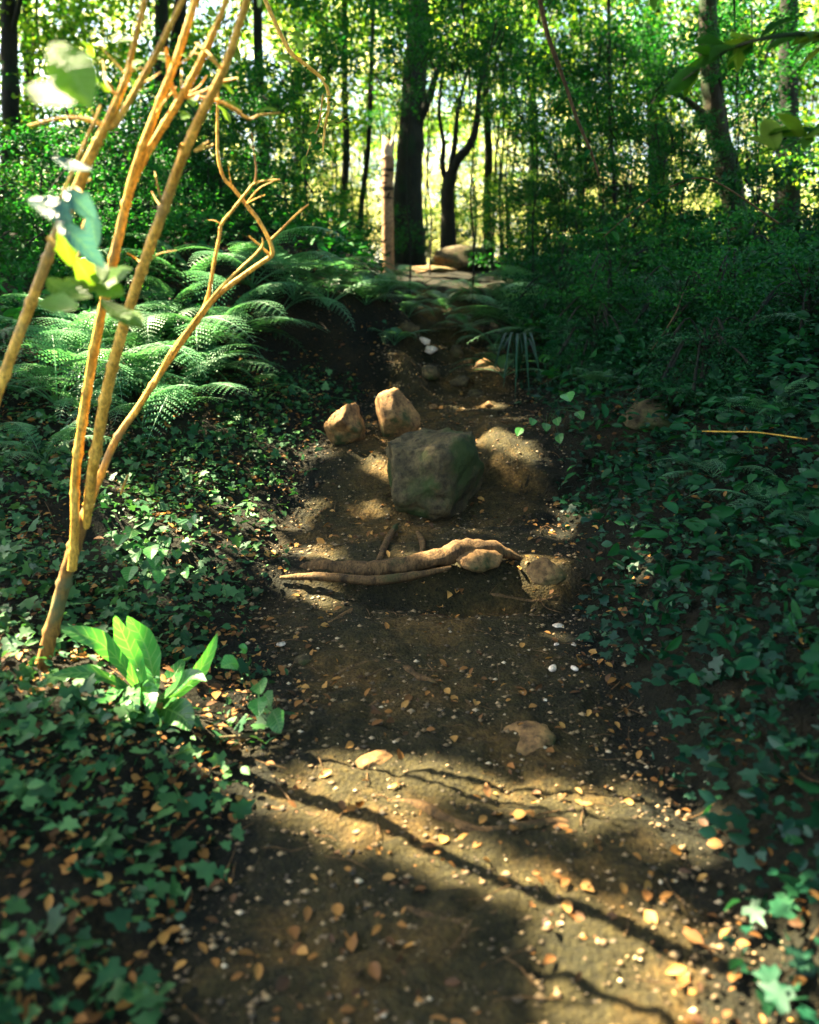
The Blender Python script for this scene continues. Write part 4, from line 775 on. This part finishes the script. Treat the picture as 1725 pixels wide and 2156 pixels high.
# ---- near hanging branches, right and top
def leafy_stem(name, stems, nleaf, label, mat='leaf_mid', L=(.06, .11), cat='sapling', lt='bark_green', T=T_OVAL, wr=(.35, .5)):
    e = empty(name, (0, 0, 0), label, cat); pos = []; dd = []
    for pts, rr in stems:
        q = [P(*p) if len(p) == 3 else Vector(p[:3]) for p in pts]; mb = MB(); tube(mb, q, rr, 7, 6, .1, 14); mb.build('stem', M[lt], e)
        cp, _ = crom(q, rr, 10); st = int(len(cp)*.3)
        for _ in range(int(nleaf*len(cp)/50)):
            i = random.randrange(st, len(cp)-1); t_ = (cp[i+1]-cp[i]).normalized(); s_ = Vector((random.gauss(0, 1), random.gauss(0, 1), random.gauss(0, .5))); pos.append(tuple(cp[i])); dd.append(tuple(t_*.5+s_.normalized()))
    if pos:
        n = len(pos); ll = rng.uniform(*L, n); nr = rng.normal(size=(n, 3))*.5+np.array([0, -.3, 1.0])
        V, Fc = stamp(T, np.array(pos), np.array(dd), nr, ll, ll*rng.uniform(*wr, n)); link('foliage', mesh('foliage', V, Fc, M[mat], False), e)
    return e
gx = Vector((1.75, 2.6, 0)); gx.z = H(gx.x, gx.y)
leafy_stem('hazel_sapling', [([tuple(gx)+('w',), (1.62, 2.55, 1.6, 'w'), (1.45, 2.5, 2.3, 'w'), (1.3, 2.5, 2.9, 'w')], [.03, .024, .018, .01]),
   ([(1.5, 2.52, 2.1, 'w'), (1.2, 2.5, 2.22, 'w'), (.95, 2.5, 2.2, 'w'), (.78, 2.5, 2.1, 'w')], [.010, .008, .005, .002]),
   ([(1.4, 2.5, 2.5, 'w'), (1.1, 2.45, 2.5, 'w'), (.8, 2.4, 2.4, 'w'), (.6, 2.4, 2.35, 'w')], [.010, .007, .005, .002]),
   ([(1.58, 2.55, 1.9, 'w'), (1.3, 2.5, 1.98, 'w'), (1.05, 2.5, 1.9, 'w')], [.008, .006, .002])], 42, 'blurred leafy sapling hanging in from the right edge near the top', 'leaf_bg', (.08, .15))
leafy_stem('hanging_twig', [([(520,-90,4.2),(600,90,4.2),(640,133,4.2),(682,170,4.2),(693,215,4.2),(684,270,4.2),(680,320,4.2)], [.011,.010,.010,.009,.008,.006,.003]), ([(688,255,4.2),(705,262,4.2),(730,250,4.2)], [.004,.003,.002]), ([(680,200,4.2),(672,260,4.2),(655,300,4.2),(640,345,4.2)], [.004,.004,.003,.002])], 14, 'bare orange twig hanging from above left of the birch', 'leaf_bg', (.05,.08), 'twig', 'cane')
leafy_stem('hanging_vine', [([(1120,-90,6),(1150,60,6),(1175,133,6),(1195,190,6),(1215,250,6),(1245,320,6),(1262,372,6)], [.016,.016,.015,.013,.012,.010,.006])], 10, 'brown vine slanting down through the leaves at upper right', 'leaf_mid', (.05,.09), 'vine', 'twig')
leafy_stem('bramble_stem', [([(1450,600,6),(1438,620,5.6),(1425,655,5.4),(1405,690,5.3),(1370,740,5.2)], [.004,.004,.005,.005,.004])], 20, 'thin bramble stem arching over the right bank', 'leaf_mid', (.03,.06), 'bramble', 'twig')
leafy_stem('bramble_stem', [([(1640,470,5.0),(1500,380,5.0),(1420,390,5.0),(1340,440,5.0),(1270,500,5.0)], [.006,.006,.005,.004,.003])], 60, 'leafy bramble arching in front of the mossy leaning trunk', 'leaf_mid', (.05,.10), 'bramble', 'twig')
